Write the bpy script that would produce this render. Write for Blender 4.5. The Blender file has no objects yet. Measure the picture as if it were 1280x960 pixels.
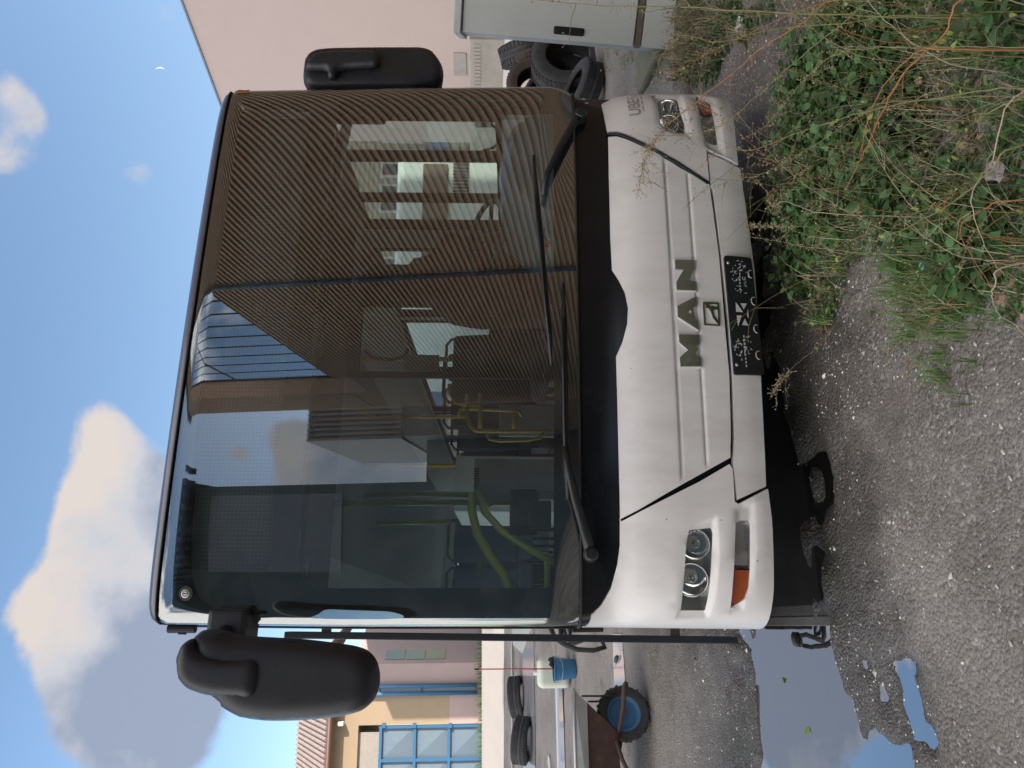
import bpy, math, random
import numpy as np
from mathutils import Vector, Matrix, noise
from mathutils.geometry import delaunay_2d_cdt
random.seed(7); np.random.seed(7)
R = math.radians
S = bpy.context.scene
COL = S.collection

# ------------------------------------------------------------------ camera, light, exposure
FPX = 961.0                                   # focal length in photo pixels (1280 wide)
def cam_matrix(loc, yaw, pitch, roll):
    cy, sy = math.cos(yaw), math.sin(yaw)
    F = Vector((sy*math.cos(pitch), cy*math.cos(pitch), math.sin(pitch)))
    Rt = Vector((cy, -sy, 0)); U = Rt.cross(F)
    R2 = Rt*math.cos(roll) + U*math.sin(roll); U2 = -Rt*math.sin(roll) + U*math.cos(roll)
    M = Matrix.Identity(4)                    # the phone was held sideways: picture-right is world down
    for i in range(3):
        M[i][0] = -U2[i]; M[i][1] = R2[i]; M[i][2] = -F[i]; M[i][3] = loc[i]
    return M
CW = cam_matrix((-1.243, -2.973, 1.40), R(17.3), R(-2.5), 0.0)            # in the world
CB = cam_matrix((-1.24275, -2.9727, 1.4346), R(17.295), R(0.247), 0.00995)  # in the bus's own frame
BUSM = CW @ CB.inverted()
cd = bpy.data.cameras.new('camera'); cam = bpy.data.objects.new('camera', cd); COL.objects.link(cam)
cam.matrix_world = CW
cd.sensor_fit = 'HORIZONTAL'; cd.sensor_width = 36.0; cd.lens = FPX/1280*36.0
cd.clip_start = 0.02; cd.clip_end = 3000
S.camera = cam

SUN_EL, SUN_AZ = R(21), math.atan2(0.80, -0.60)     # azimuth measured from +Y towards +X
sun_dir = Vector((math.sin(SUN_AZ)*math.cos(SUN_EL), math.cos(SUN_AZ)*math.cos(SUN_EL), math.sin(SUN_EL)))
sl = bpy.data.lights.new('sun', 'SUN'); sl.energy = 2.6; sl.angle = R(0.6); sl.color = (1.0, 0.86, 0.7)
so = bpy.data.objects.new('sun', sl); COL.objects.link(so)
so.rotation_euler = sun_dir.to_track_quat('Z', 'Y').to_euler()
vs = S.view_settings; vs.view_transform = 'Standard'; vs.look = 'None'; vs.gamma = 1; vs.exposure = 1.55
vs.use_curve_mapping = False

def ray(M, px, py):
    d = Vector(((px-640)/FPX, (480-py)/FPX, -1.0))
    return (M.to_3x3() @ d)                    # not normalised: depth 1 along the view axis
def camloc(M): return M.translation.copy()
def wd(px, py, depth):                         # world point at a depth along the view axis
    return camloc(CW) + ray(CW, px, py)*depth
def wplane(px, py, p0, n):
    d = ray(CW, px, py); o = camloc(CW); t = (Vector(p0)-o).dot(n)/d.dot(n); return o + d*t
def by(px, py, y):                             # bus-frame point on a plane y = const
    d = ray(CB, px, py); o = camloc(CB); return o + d*((y-o.y)/d.y)
def bx(px, py, x):
    d = ray(CB, px, py); o = camloc(CB); return o + d*((x-o.x)/d.x)

# ------------------------------------------------------------------ front of the bus as a surface
_pz = np.array([.30,.34,.38,.43,.50,.60,.70,.80,.88,.94,.99,1.03,1.08,1.14,2.82,2.865,2.89,2.91,2.925,2.93])
_py = np.array([.16,.10,.05,.02,.005,0,.0,.0,.008,.022,.045,.065,.078,.084,.150,.158,.18,.225,.31,.43])
_zz = np.linspace(.25, 3.05, 1401); _yy = np.interp(_zz, _pz, _py)
_k = np.exp(-np.linspace(-2, 2, 25)**2); _k /= _k.sum()
_yy = np.convolve(np.pad(_yy, 12, mode='edge'), _k, 'valid')
def prof(z): return float(np.interp(z, _zz, _yy))
def _contour(B, n, k):                         # plan curve of the nose: superellipse corner plus a slight crown
    t = np.linspace(0, 1, 4001)**.5; x = 1.25*t; y = B*(1-(1-t**n)**(1/n)) + k*t**2
    s = np.concatenate([[0], np.cumsum(np.hypot(np.diff(x), np.diff(y)))])
    return s, x, y
_c1 = _contour(.34, 4.0, .03); _c2 = _contour(.13, 8.0, .03)
S_END = float(_c1[0][-1]); Y_END = float(_c1[2][-1])
def _xy(c, a):
    if a > c[0][-1]: return 1.25, float(c[2][-1])+a-float(c[0][-1])
    return float(np.interp(a, c[0], c[1])), float(np.interp(a, c[0], c[2]))
def width(z):
    w = 1.255 + min(1, max(0, z-1.1))*.012
    if z > 2.80:
        t = min(1, (z-2.80)/.135); w -= .13*(1-math.sqrt(max(0, 1-t*t)))
    return w
def surf(s, z, off=0.0):                       # point of the skin; off > 0 goes inwards
    def P(s, z):
        w = min(1, max(0, (z-1.0)/.30)); w = w*w*(3-2*w); x, y = _xy(_c1, abs(s))
        if w: x2, y2 = _xy(_c2, abs(s)); x += (x2-x)*w; y += (y2-y)*w
        return Vector((math.copysign(x, s)*width(z)/1.25, prof(z)+y, z))
    p = P(s, z)
    if off:
        e = .004; n = (P(s+e, z)-P(s-e, z)).cross(P(s, z+e)-P(s, z-e)); n.normalize()
        p = p - n*off                          # n looks outwards (towards -y)
    return p
_CBI = CB.inverted()
def projb(p):
    q = _CBI @ p; return (640+FPX*q.x/-q.z, 480-FPX*q.y/-q.z)
def hit(px, py):                               # photo pixel -> (s, z) on the skin
    p = by(px, py, .1); s, z = max(-1.35, min(1.35, p.x)), p.z
    for _ in range(40):
        u, v = projb(surf(s, z)); e = 1e-3
        us, vs_ = projb(surf(s+e, z)); uz, vz = projb(surf(s, z+e))
        a, b, c, d = (us-u)/e, (uz-u)/e, (vs_-v)/e, (vz-v)/e
        det = a*d-b*c
        if abs(det) < 1e-3: break
        du, dv = px-u, py-v
        ds = (d*du-b*dv)/det; dz = (a*dv-c*du)/det
        ds = max(-.08, min(.08, ds)); dz = max(-.08, min(.08, dz))
        s += ds; z += dz
        if abs(ds)+abs(dz) < 1e-6: break
    return (s, z)
def H(pts): return [hit(*p) for p in pts]

# ------------------------------------------------------------------ sky
W = bpy.data.worlds.new('World'); S.world = W; W.use_nodes = True
nt = W.node_tree; N = nt.nodes; L = nt.links; N.clear()
def nd(t, nodes=None, **k):
    n = (nodes or N).new(t)
    for a, b in k.items(): setattr(n, a, b)
    return n
def mathn(op, a, b=None, nodes=None, links=None, clamp=False):
    nodes = nodes or N; links = links or L
    n = nodes.new('ShaderNodeMath'); n.operation = op; n.use_clamp = clamp
    for i, v in enumerate((a, b)):
        if v is None: continue
        if isinstance(v, (int, float)): n.inputs[i].default_value = v
        else: links.new(v, n.inputs[i])
    return n.outputs[0]
sky = nd('ShaderNodeTexSky', sky_type='NISHITA', sun_disc=False, sun_elevation=SUN_EL, sun_rotation=SUN_AZ,
         air_density=1.0, dust_density=1.2, ozone_density=1.4)
tc = nd('ShaderNodeTexCoord')
def refl_dir(px, py):                          # where the windscreen mirrors the sky at this photo pixel
    s, z = hit(px, py); e = .004
    n = (surf(s+e, z)-surf(s-e, z)).cross(surf(s, z+e)-surf(s, z-e)).normalized()
    d = (surf(s, z)-camloc(CB)).normalized(); return (BUSM.to_3x3() @ (d-2*d.dot(n)*n)).normalized()
blobs = []                                     # direction, angular radius, weight: where cloud banks stand in the sky
for px, py, rad, w in [(120,640,38,1.0),(85,755,38,1.25),(135,780,60,1.2),(150,700,62,1.2),(140,850,48,1.0),(175,880,62,1.2),(165,610,46,1.0),
                       (215,860,60,1.1),(130,540,38,.9),(175,930,60,.9),(205,700,80,.8),
                       (15,110,30,.55),(5,200,26,.7),(45,150,22,.4),(205,155,14,.5),(180,215,22,.5),(205,20,22,.35)]:
    blobs.append((ray(CW, px, py).normalized(), rad/FPX, w))
for px, py, rad, w in [(455,590,60,1.3),(400,585,45,1.2),(365,545,28,.9),(500,600,50,1.2),(298,566,16,.8),(245,615,20,.7),(285,630,18,.6)]:
    blobs.append((refl_dir(px, py), rad/FPX*1.1, w))
acc = None
for d, r_, w in blobs:
    v = nd('ShaderNodeVectorMath', operation='DISTANCE'); L.new(tc.outputs['Generated'], v.inputs[0]); v.inputs[1].default_value = d
    q = mathn('POWER', mathn('DIVIDE', v.outputs['Value'], r_), 2.0)
    g = mathn('MULTIPLY', mathn('EXPONENT', mathn('MULTIPLY', q, -0.9)), w)
    acc = g if acc is None else mathn('ADD', acc, g)
def wnoise(scale, detail, rough, off=(0,0,0), dist=0.0):
    m = nd('ShaderNodeMapping'); m.inputs['Location'].default_value = off; L.new(tc.outputs['Generated'], m.inputs[0])
    n = nd('ShaderNodeTexNoise'); n.inputs['Scale'].default_value = scale; n.inputs['Detail'].default_value = detail
    n.inputs['Roughness'].default_value = rough; n.inputs['Distortion'].default_value = dist; L.new(m.outputs[0], n.inputs[0]); return n.outputs[0]
n1 = wnoise(7, 7, .56, dist=.3); n2 = wnoise(3.2, 4, .5, (3,1,2)); n3 = wnoise(5, 5, .55, (.05,.04,-.06))
dens = mathn('ADD', mathn('MULTIPLY', acc, .62), mathn('MULTIPLY', mathn('SUBTRACT', n1, .5), 1.25))
mr = nd('ShaderNodeMapRange', interpolation_type='SMOOTHSTEP'); mr.inputs[1].default_value = .30; mr.inputs[2].default_value = .56; L.new(dens, mr.inputs[0])
# scattered fair-weather cloud elsewhere in the dome
mr2 = nd('ShaderNodeMapRange', interpolation_type='SMOOTHSTEP'); mr2.inputs[1].default_value = .60; mr2.inputs[2].default_value = .80
L.new(mathn('ADD', mathn('MULTIPLY', n2, .7), mathn('MULTIPLY', n1, .35)), mr2.inputs[0])
cov = mathn('MAXIMUM', mathn('MULTIPLY', mr.outputs[0], .93), mathn('MULTIPLY', mr2.outputs[0], .5))
cr = nd('ShaderNodeValToRGB')                  # cloud: lit cream-peach rims, blue-grey bodies
cr.color_ramp.elements[0].position = .36; cr.color_ramp.elements[0].color = (.47,.54,.70,1)
cr.color_ramp.elements[1].position = .62; cr.color_ramp.elements[1].color = (1.12,.99,.90,1)
e = cr.color_ramp.elements.new(.5); e.color = (.90,.90,.95,1)
gv = nd('ShaderNodeVectorMath', operation='DISTANCE'); L.new(tc.outputs['Generated'], gv.inputs[0]); gv.inputs[1].default_value = ray(CW, 200, 900).normalized()   # the bank's shaded underside
gd = mathn('EXPONENT', mathn('MULTIPLY', mathn('POWER', mathn('DIVIDE', gv.outputs['Value'], .13), 2.0), -1.0))
L.new(mathn('ADD', mathn('SUBTRACT', n3, mathn('MULTIPLY', gd, .3)), .03), cr.inputs[0])
bg1 = nd('ShaderNodeBackground'); bg1.inputs[1].default_value = .092; L.new(sky.outputs[0], bg1.inputs[0])
hsv = nd('ShaderNodeHueSaturation'); hsv.inputs['Saturation'].default_value = 1.04; L.new(sky.outputs[0], hsv.inputs['Color']); L.new(hsv.outputs[0], bg1.inputs[0])
bg2 = nd('ShaderNodeBackground'); bg2.inputs[1].default_value = .25; L.new(cr.outputs[0], bg2.inputs[0])
mx = nd('ShaderNodeMixShader'); L.new(cov, mx.inputs[0]); L.new(bg1.outputs[0], mx.inputs[1]); L.new(bg2.outputs[0], mx.inputs[2])
# bright cloud added out of view, overhead and left, to light the shaded yard
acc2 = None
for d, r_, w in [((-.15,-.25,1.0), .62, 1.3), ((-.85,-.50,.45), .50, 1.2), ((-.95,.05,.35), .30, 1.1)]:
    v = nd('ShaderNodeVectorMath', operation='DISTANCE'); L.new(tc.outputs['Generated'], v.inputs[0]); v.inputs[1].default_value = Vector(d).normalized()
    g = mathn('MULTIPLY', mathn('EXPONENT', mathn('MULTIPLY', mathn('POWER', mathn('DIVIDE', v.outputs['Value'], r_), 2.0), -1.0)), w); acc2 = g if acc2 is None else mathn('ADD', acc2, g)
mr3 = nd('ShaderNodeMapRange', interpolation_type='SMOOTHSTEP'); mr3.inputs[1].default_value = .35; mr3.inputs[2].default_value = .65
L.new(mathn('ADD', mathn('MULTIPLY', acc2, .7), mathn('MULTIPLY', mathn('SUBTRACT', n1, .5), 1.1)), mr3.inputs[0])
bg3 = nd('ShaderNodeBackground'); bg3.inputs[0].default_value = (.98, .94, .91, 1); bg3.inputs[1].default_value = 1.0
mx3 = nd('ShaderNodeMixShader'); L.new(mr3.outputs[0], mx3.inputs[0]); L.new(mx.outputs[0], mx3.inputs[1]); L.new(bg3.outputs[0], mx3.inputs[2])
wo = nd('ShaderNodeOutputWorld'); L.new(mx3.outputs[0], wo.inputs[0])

# ------------------------------------------------------------------ materials
MATS = {}
def mat(name, col, rough=.5, metal=0, var=.0, specks=0, vscale=6, bump=0, bscale=40, coat=0, spec=.5, dirt=0, dirtcol=(.12,.10,.08), alpha=1, trans=0, ior=1.45,
        stretch=(1,1,1), island=0, dscale=3):
    if name in MATS: return MATS[name]
    m = bpy.data.materials.new(name); m.use_nodes = True; t = m.node_tree; n = t.nodes; l = t.links
    b = n['Principled BSDF']; b.inputs['Roughness'].default_value = rough; b.inputs['Metallic'].default_value = metal
    b.inputs['Coat Weight'].default_value = coat; b.inputs['Coat Roughness'].default_value = .05
    b.inputs['Specular IOR Level'].default_value = spec; b.inputs['Transmission Weight'].default_value = trans; b.inputs['IOR'].default_value = ior
    b.inputs['Alpha'].default_value = alpha
    c = n.new('ShaderNodeTexCoord'); mp = n.new('ShaderNodeMapping'); mp.inputs['Scale'].default_value = stretch; l.new(c.outputs['Object'], mp.inputs[0])
    out = None
    rgb = n.new('ShaderNodeRGB'); rgb.outputs[0].default_value = (*col, 1); out = rgb.outputs[0]
    def noi(s, d=5, r=.6):
        q = n.new('ShaderNodeTexNoise'); q.inputs['Scale'].default_value = s; q.inputs['Detail'].default_value = d; q.inputs['Roughness'].default_value = r
        l.new(mp.outputs[0], q.inputs[0]); return q.outputs[0]
    if var:
        h = n.new('ShaderNodeHueSaturation'); l.new(out, h.inputs['Color'])
        l.new(mathn('ADD', mathn('MULTIPLY', noi(vscale), 2*var, n, l), 1-var, n, l), h.inputs['Value']); out = h.outputs[0]
    if island:
        g = n.new('ShaderNodeNewGeometry'); h = n.new('ShaderNodeHueSaturation'); l.new(out, h.inputs['Color'])
        l.new(mathn('ADD', mathn('MULTIPLY', g.outputs['Random Per Island'], 2*island, n, l), 1-island, n, l), h.inputs['Value'])
        l.new(mathn('ADD', mathn('MULTIPLY', g.outputs['Random Per Island'], .05*min(1, island*2), n, l), .475, n, l), h.inputs['Hue']); out = h.outputs[0]
    if dirt:
        mrn = n.new('ShaderNodeMapRange'); mrn.inputs[1].default_value = .45; mrn.inputs[2].default_value = .8; l.new(noi(dscale, 8, .7), mrn.inputs[0])
        mxn = n.new('ShaderNodeMix'); mxn.data_type = 'RGBA'; l.new(mathn('MULTIPLY', mrn.outputs[0], dirt, n, l), mxn.inputs['Factor'])
        l.new(out, mxn.inputs['A']); mxn.inputs['B'].default_value = (*dirtcol, 1); out = mxn.outputs['Result']
    if specks:
        q = n.new('ShaderNodeTexVoronoi'); q.inputs['Scale'].default_value = 26; l.new(c.outputs['Object'], q.inputs['Vector']); sc_ = n.new('ShaderNodeSeparateColor'); l.new(q.outputs['Color'], sc_.inputs[0])
        f_ = mathn('MULTIPLY', mathn('LESS_THAN', q.outputs['Distance'], mathn('MULTIPLY', sc_.outputs[0], .10, n, l), n, l), mathn('GREATER_THAN', sc_.outputs[1], .72, n, l), n, l)
        mxn = n.new('ShaderNodeMix'); mxn.data_type = 'RGBA'; l.new(mathn('MULTIPLY', f_, specks, n, l), mxn.inputs['Factor']); l.new(out, mxn.inputs['A']); mxn.inputs['B'].default_value = (.10,.085,.07,1); out = mxn.outputs['Result']
    l.new(out, b.inputs['Base Color'])
    rn = mathn('ADD', mathn('MULTIPLY', noi(vscale*2.3), .24*min(1, rough*2), n, l), rough-.12*min(1, rough*2), n, l, True); l.new(rn, b.inputs['Roughness'])
    if bump:
        bp = n.new('ShaderNodeBump'); bp.inputs['Strength'].default_value = 1; bp.inputs['Distance'].default_value = bump; l.new(noi(bscale, 4), bp.inputs['Height']); l.new(bp.outputs[0], b.inputs['Normal'])
    MATS[name] = m; return m
def glassmat(name, tint, ior=1.5, boost=0.0):
    if name in MATS: return MATS[name]
    m = bpy.data.materials.new(name); m.use_nodes = True; t = m.node_tree; n = t.nodes; l = t.links; n.clear()
    tr = n.new('ShaderNodeBsdfTransparent'); tr.inputs[0].default_value = (*tint, 1)
    gl = n.new('ShaderNodeBsdfGlossy'); gl.inputs['Roughness'].default_value = 0.0
    geo = n.new('ShaderNodeNewGeometry'); dt = n.new('ShaderNodeVectorMath'); dt.operation = 'DOT_PRODUCT'   # Schlick, the same from either side of the pane
    l.new(geo.outputs['Normal'], dt.inputs[0]); l.new(geo.outputs['Incoming'], dt.inputs[1])
    q5 = mathn('POWER', mathn('SUBTRACT', 1.0, mathn('ABSOLUTE', dt.outputs['Value'], None, n, l), n, l, True), 5.0, n, l)
    f0 = ((ior-1)/(ior+1))**2+boost; frs = mathn('ADD', mathn('MULTIPLY', q5, 1-f0, n, l), f0, n, l, True)
    # faint film of dust that catches light
    df = n.new('ShaderNodeBsdfDiffuse'); df.inputs[0].default_value = (.5,.5,.48,1)
    nz = n.new('ShaderNodeTexNoise'); nz.inputs['Scale'].default_value = 9; nz.inputs['Detail'].default_value = 8; nz.inputs['Roughness'].default_value = .75
    c = n.new('ShaderNodeTexCoord'); l.new(c.outputs['Object'], nz.inputs[0])
    a = n.new('ShaderNodeMixShader'); l.new(mathn('MULTIPLY', mathn('POWER', nz.outputs[0], 3.0, n, l), .12, n, l), a.inputs[0]); l.new(tr.outputs[0], a.inputs[1]); l.new(df.outputs[0], a.inputs[2])
    mx = n.new('ShaderNodeMixShader'); l.new(frs, mx.inputs[0]); l.new(a.outputs[0], mx.inputs[1]); l.new(gl.outputs[0], mx.inputs[2])
    o = n.new('ShaderNodeOutputMaterial'); l.new(mx.outputs[0], o.inputs[0]); MATS[name] = m; return m

# ------------------------------------------------------------------ mesh helpers
class MB:
    def __init__(s): s.v = []; s.f = []
    def add(s, v, f):
        o = len(s.v); s.v += [tuple(p) for p in v]; s.f += [tuple(i+o for i in q) for q in f]; return s
    def box(s, c, d, rot=None, taper=1.0):
        hx, hy, hz = d[0]/2, d[1]/2, d[2]/2; P = []
        for z in (-1, 1):
            k = taper if z > 0 else 1
            for x, y in ((-1,-1),(1,-1),(1,1),(-1,1)):
                p = Vector((x*hx*k, y*hy*k, z*hz))
                if rot is not None: p = rot @ p
                P.append(p+Vector(c))
        return s.add(P, [(3,2,1,0),(4,5,6,7),(0,1,5,4),(1,2,6,5),(2,3,7,6),(3,0,4,7)])
    def b2(s, lo, hi): return s.box([(a+b)/2 for a, b in zip(lo, hi)], [abs(b-a) for a, b in zip(lo, hi)])
    def tube(s, pts, r, n=8, cap=True, flat=1.0, up=None):
        pts = [Vector(p) for p in pts]; m = len(pts); rr = r if isinstance(r, (list, tuple)) else [r]*m
        V = []; ref = None
        for i, p in enumerate(pts):
            d = (pts[min(i+1, m-1)]-pts[max(i-1, 0)])
            if d.length < 1e-9: d = Vector((0,0,1))
            d.normalize()
            if ref is None: ref = Vector(up) if up is not None else (Vector((0,0,1)) if abs(d.z) < .9 else Vector((1,0,0)))
            a = d.cross(ref)
            if a.length < 1e-6: a = d.orthogonal()
            a.normalize(); b = a.cross(d).normalized(); ref = b
            for k in range(n):
                t = 2*math.pi*k/n; V.append(p+(a*math.cos(t)+b*math.sin(t)*flat)*rr[i])
        F = [(i*n+k, i*n+(k+1) % n, (i+1)*n+(k+1) % n, (i+1)*n+k) for i in range(m-1) for k in range(n)]
        if cap: F += [tuple(range(n-1, -1, -1)), tuple((m-1)*n+k for k in range(n))]
        return s.add(V, F)
    def lathe(s, prof, M=None, n=32, closed=False):  # prof: (r, h) about local z
        V = []
        for r_, h in prof:
            for k in range(n):
                t = 2*math.pi*k/n; p = Vector((r_*math.cos(t), r_*math.sin(t), h)); V.append(M @ p if M is not None else p)
        m = len(prof); F = []
        for i in range(m if closed else m-1):
            j = (i+1) % m
            F += [(i*n+k, i*n+(k+1) % n, j*n+(k+1) % n, j*n+k) for k in range(n)]
        return s.add(V, F)
    def build(s, name, m, parent=None, smooth=False, bevel=0, subs=0, seg=2, auto=None):
        me = bpy.data.meshes.new(name); me.from_pydata(s.v, [], s.f); me.validate(); me.update()
        me.materials.append(m); o = bpy.data.objects.new(name, me); COL.objects.link(o)
        if parent is not None: o.parent = parent
        if smooth: me.polygons.foreach_set('use_smooth', [True]*len(me.polygons))
        if auto is not None:
            me.polygons.foreach_set('use_smooth', [True]*len(me.polygons)); me.set_sharp_from_angle(angle=R(auto))
        if bevel:
            b = o.modifiers.new('bevel', 'BEVEL'); b.width = bevel; b.segments = seg; b.limit_method = 'ANGLE'; b.angle_limit = R(40)
        if subs:
            q = o.modifiers.new('sub', 'SUBSURF'); q.levels = q.render_levels = subs
        return o
def tag(o, label=None, cat=None, group=None, kind=None):
    if label: o['label'] = label
    if cat: o['category'] = cat
    if group: o['group'] = group
    if kind: o['kind'] = kind
    return o
def empty(name, loc, label, cat, group=None, rz=0):
    o = bpy.data.objects.new(name, None); COL.objects.link(o); o.location = loc; o.rotation_euler = (0, 0, rz); o.empty_display_size = .1
    return tag(o, label, cat, group)
def copy_tree(o, parent=None):
    c = o.copy(); COL.objects.link(c)
    if parent is not None: c.parent = parent
    for ch in [x for x in COL.objects if x.parent == o]: copy_tree(ch, c)
    return c

def inside(P, poly):                           # vectorised point in polygon
    P = np.asarray(P); poly = np.asarray(poly); x, y = P[:,0], P[:,1]; r = np.zeros(len(P), bool)
    x1, y1 = poly[:,0], poly[:,1]; x2, y2 = np.roll(x1, -1), np.roll(y1, -1)
    for a, b, c, d in zip(x1, y1, x2, y2):
        if b == d: continue
        k = ((b > y) != (d > y)) & (x < (c-a)*(y-b)/(d-b)+a); r ^= k
    return r
def edist(P, poly):
    P = np.asarray(P, float); poly = np.asarray(poly, float); best = np.full(len(P), 1e9)
    A = poly; Bq = np.roll(poly, -1, 0)
    for a, b in zip(A, Bq):
        ab = b-a; t = np.clip(((P-a) @ ab)/max(1e-12, ab @ ab), 0, 1); best = np.minimum(best, np.linalg.norm(P-(a+t[:,None]*ab), axis=1))
    return best
def sd(P, poly):                               # signed distance, positive inside
    d = edist(P, poly); return np.where(inside(P, poly), d, -d)
def resample(poly, step):
    out = []
    for i in range(len(poly)):
        a = np.array(poly[i], float); b = np.array(poly[(i+1) % len(poly)], float); n = max(1, int(math.ceil(np.linalg.norm(b-a)/step)))
        out += [tuple(a+(b-a)*k/n) for k in range(n)]
    return out
def rounded(poly, r, n=5):                     # round the corners of a polygon
    out = []; m = len(poly)
    for i in range(m):
        p0, p, p1 = (Vector((*poly[(i+k) % m], 0)) for k in (-1, 0, 1))
        a, b = (p0-p), (p1-p); k = min(r, a.length*.45, b.length*.45); A = p+a.normalized()*k; Bv = p+b.normalized()*k
        for j in range(n+1):
            t = j/n; q = A*(1-t)**2+p*2*t*(1-t)+Bv*t*t; out.append((q.x, q.y))
    return out
def fill2d(outline, holes=(), step=.03, extra=()):
    loops = [resample(outline, step)]+[resample(h, step) for h in holes]
    V = []; E = []
    for lp in loops:
        o = len(V); V += lp; E += [(o+i, o+(i+1) % len(lp)) for i in range(len(lp))]
    a = np.array(outline); lo, hi = a.min(0), a.max(0)
    gx = np.arange(lo[0], hi[0], step); gy = np.arange(lo[1], hi[1], step)
    G = np.array([(x+(step*.5 if j % 2 else 0), y) for j, y in enumerate(gy) for x in gx]) if len(gx)*len(gy) else np.zeros((0, 2))
    if len(extra):
        ea = np.array(extra)
        if len(G): G = G[np.array([np.min(np.abs(ea-g_).sum(1)) for g_ in G]) > step*.55]
        G = np.vstack([G, ea])
    if len(G):
        k = inside(G, outline) & (edist(G, outline) > step*.4)
        for h in holes: k &= ~inside(G, h) & (edist(G, h) > step*.4)
        V = V+[tuple(p) for p in G[k]]
    vo, _, fo, *_ = delaunay_2d_cdt([Vector(p) for p in V], E, [], 0, 1e-6)
    vo = np.array([(p.x, p.y) for p in vo]); fo = [tuple(f) for f in fo]
    c = vo[np.array(fo)].mean(1); k = inside(c, outline)
    for h in holes: k &= ~inside(c, h)
    F = []
    for q, ok in zip(fo, k):
        if not ok: continue
        a, b, d = vo[q[0]], vo[q[1]], vo[q[2]]
        if (b[0]-a[0])*(d[1]-a[1])-(b[1]-a[1])*(d[0]-a[0]) < 0: q = q[::-1]
        F.append(q)
    used = sorted({i for q in F for i in q}); mp = {u: i for i, u in enumerate(used)}
    return vo[used], [tuple(mp[i] for i in q) for q in F]
def shell(vo, F, top, bot):                    # close two mapped sheets into a solid plate; top/bot: lists of points
    n = len(vo); V = list(top)+list(bot); FF = list(F)+[tuple(i+n for i in q[::-1]) for q in F]
    es = {}
    for q in F:
        for i in range(3): es[(q[i], q[(i+1) % 3])] = 1
    for (a, b) in es:
        if (b, a) not in es: FF.append((b, a, a+n, b+n))
    return V, FF
def panel(name, outline, m, parent, holes=(), off=0.0, thick=.006, step=.03, offfn=None, extra=(), auto=35, mapper=None, vn=False):
    mapper = mapper or surf
    vo, F = fill2d(outline, holes, step, extra)
    o = offfn(vo) if offfn else np.zeros(len(vo))
    top = [mapper(p[0], p[1], off+q) for p, q in zip(vo, o)]; bot = [mapper(p[0], p[1], off+q+thick) for p, q in zip(vo, o)]
    V, FF = shell(vo, F, top, bot); mb = MB(); mb.add(V, FF)
    ob = mb.build(name, m, parent, auto=auto)
    if vn:                                     # exact normals of the curved skin, so mirrored lines stay clean
        e = .004; nn = []
        for p in vo:
            q = (surf(p[0]+e, p[1])-surf(p[0]-e, p[1])).cross(surf(p[0], p[1]+e)-surf(p[0], p[1]-e)).normalized(); nn.append(q)
        ob.data.normals_split_custom_set_from_vertices([tuple(q) for q in nn]+[tuple(-q) for q in nn])
    return ob
def plane_map(o, ux, uy, n):                   # 2D -> 3D on a plane; positive offset goes along -n
    o, ux, uy, n = map(Vector, (o, ux, uy, n)); return lambda a, b, off=0: o+ux*a+uy*b-n*off
def pillow(name, outline, mapper, depth, m, parent, step=.02, power=2.2, back=.3, edge=None):
    outline = ccw(rounded(outline, .05, 5)); vo, F = fill2d(outline, (), step); d = edist(vo, outline); w = edge or d.max(); t = np.clip(d/w, 0, 1)
    h = (1-(1-t)**power)**(1/power)
    top = [mapper(p[0], p[1], -depth*q) for p, q in zip(vo, h)]; bot = [mapper(p[0], p[1], depth*back*q+.002) for p, q in zip(vo, h)]
    V, FF = shell(vo, F, top, bot); mb = MB(); mb.add(V, FF); return mb.build(name, m, parent, auto=60)
def strip_px(pts, wpx):                        # a polyline in photo pixels widened to a polygon
    P = [Vector((*p, 0)) for p in pts]; Lf = []; Rt = []
    for i, p in enumerate(P):
        d = (P[min(i+1, len(P)-1)]-P[max(i-1, 0)]).normalized(); n = Vector((-d.y, d.x, 0))*wpx/2
        Lf.append((p+n)[:2]); Rt.append((p-n)[:2])
    return [tuple(q) for q in Lf]+[tuple(q) for q in Rt[::-1]]
def ccw(poly):
    a = sum(poly[i][0]*poly[(i+1) % len(poly)][1]-poly[(i+1) % len(poly)][0]*poly[i][1] for i in range(len(poly)))
    return poly if a > 0 else poly[::-1]
def text_mesh(txt, size, extrude=.001, bold=0.0):
    c = bpy.data.curves.new('text', 'FONT'); c.body = txt; c.size = size; c.extrude = extrude; c.offset = bold
    o = bpy.data.objects.new('text', c); COL.objects.link(o)
    dg = bpy.context.evaluated_depsgraph_get(); me = bpy.data.meshes.new_from_object(o.evaluated_get(dg))
    V = [v.co.copy() for v in me.vertices]; F = [tuple(p.vertices) for p in me.polygons]
    bpy.data.objects.remove(o); bpy.data.curves.remove(c); bpy.data.meshes.remove(me); return V, F

# ------------------------------------------------------------------ BUS
M_white = mat('bus_white', (.67,.655,.655), .38, var=.02, vscale=2, coat=.3, dirt=.42, dirtcol=(.33,.29,.25), dscale=1.8, stretch=(3,3,.8), specks=.7)
M_black = mat('bus_gloss_black', (.008,.009,.012), .10, coat=.6, spec=.6, dirt=.25, dirtcol=(.05,.05,.05), dscale=7)
M_cowl = mat('cowl_black', (.006,.007,.009), .2, spec=.4, dirt=.5, dirtcol=(.016,.018,.02), dscale=6)
M_seam = mat('seam_rubber', (.006,.008,.012), .6)
M_cap = mat('roof_blue_black', (.055,.06,.095), .32, coat=.4, dirt=.3, dirtcol=(.08,.07,.07), dscale=5, stretch=(1,1,3))
M_plast = mat('mirror_plastic', (.020,.021,.026), .42, var=.15, vscale=9, bump=.0006, bscale=500, dirt=.3, dirtcol=(.05,.048,.046), dscale=8)
M_plast2 = mat('wiper_plastic', (.014,.015,.018), .38, dirt=.3, dirtcol=(.04,.04,.04), dscale=20)
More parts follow.
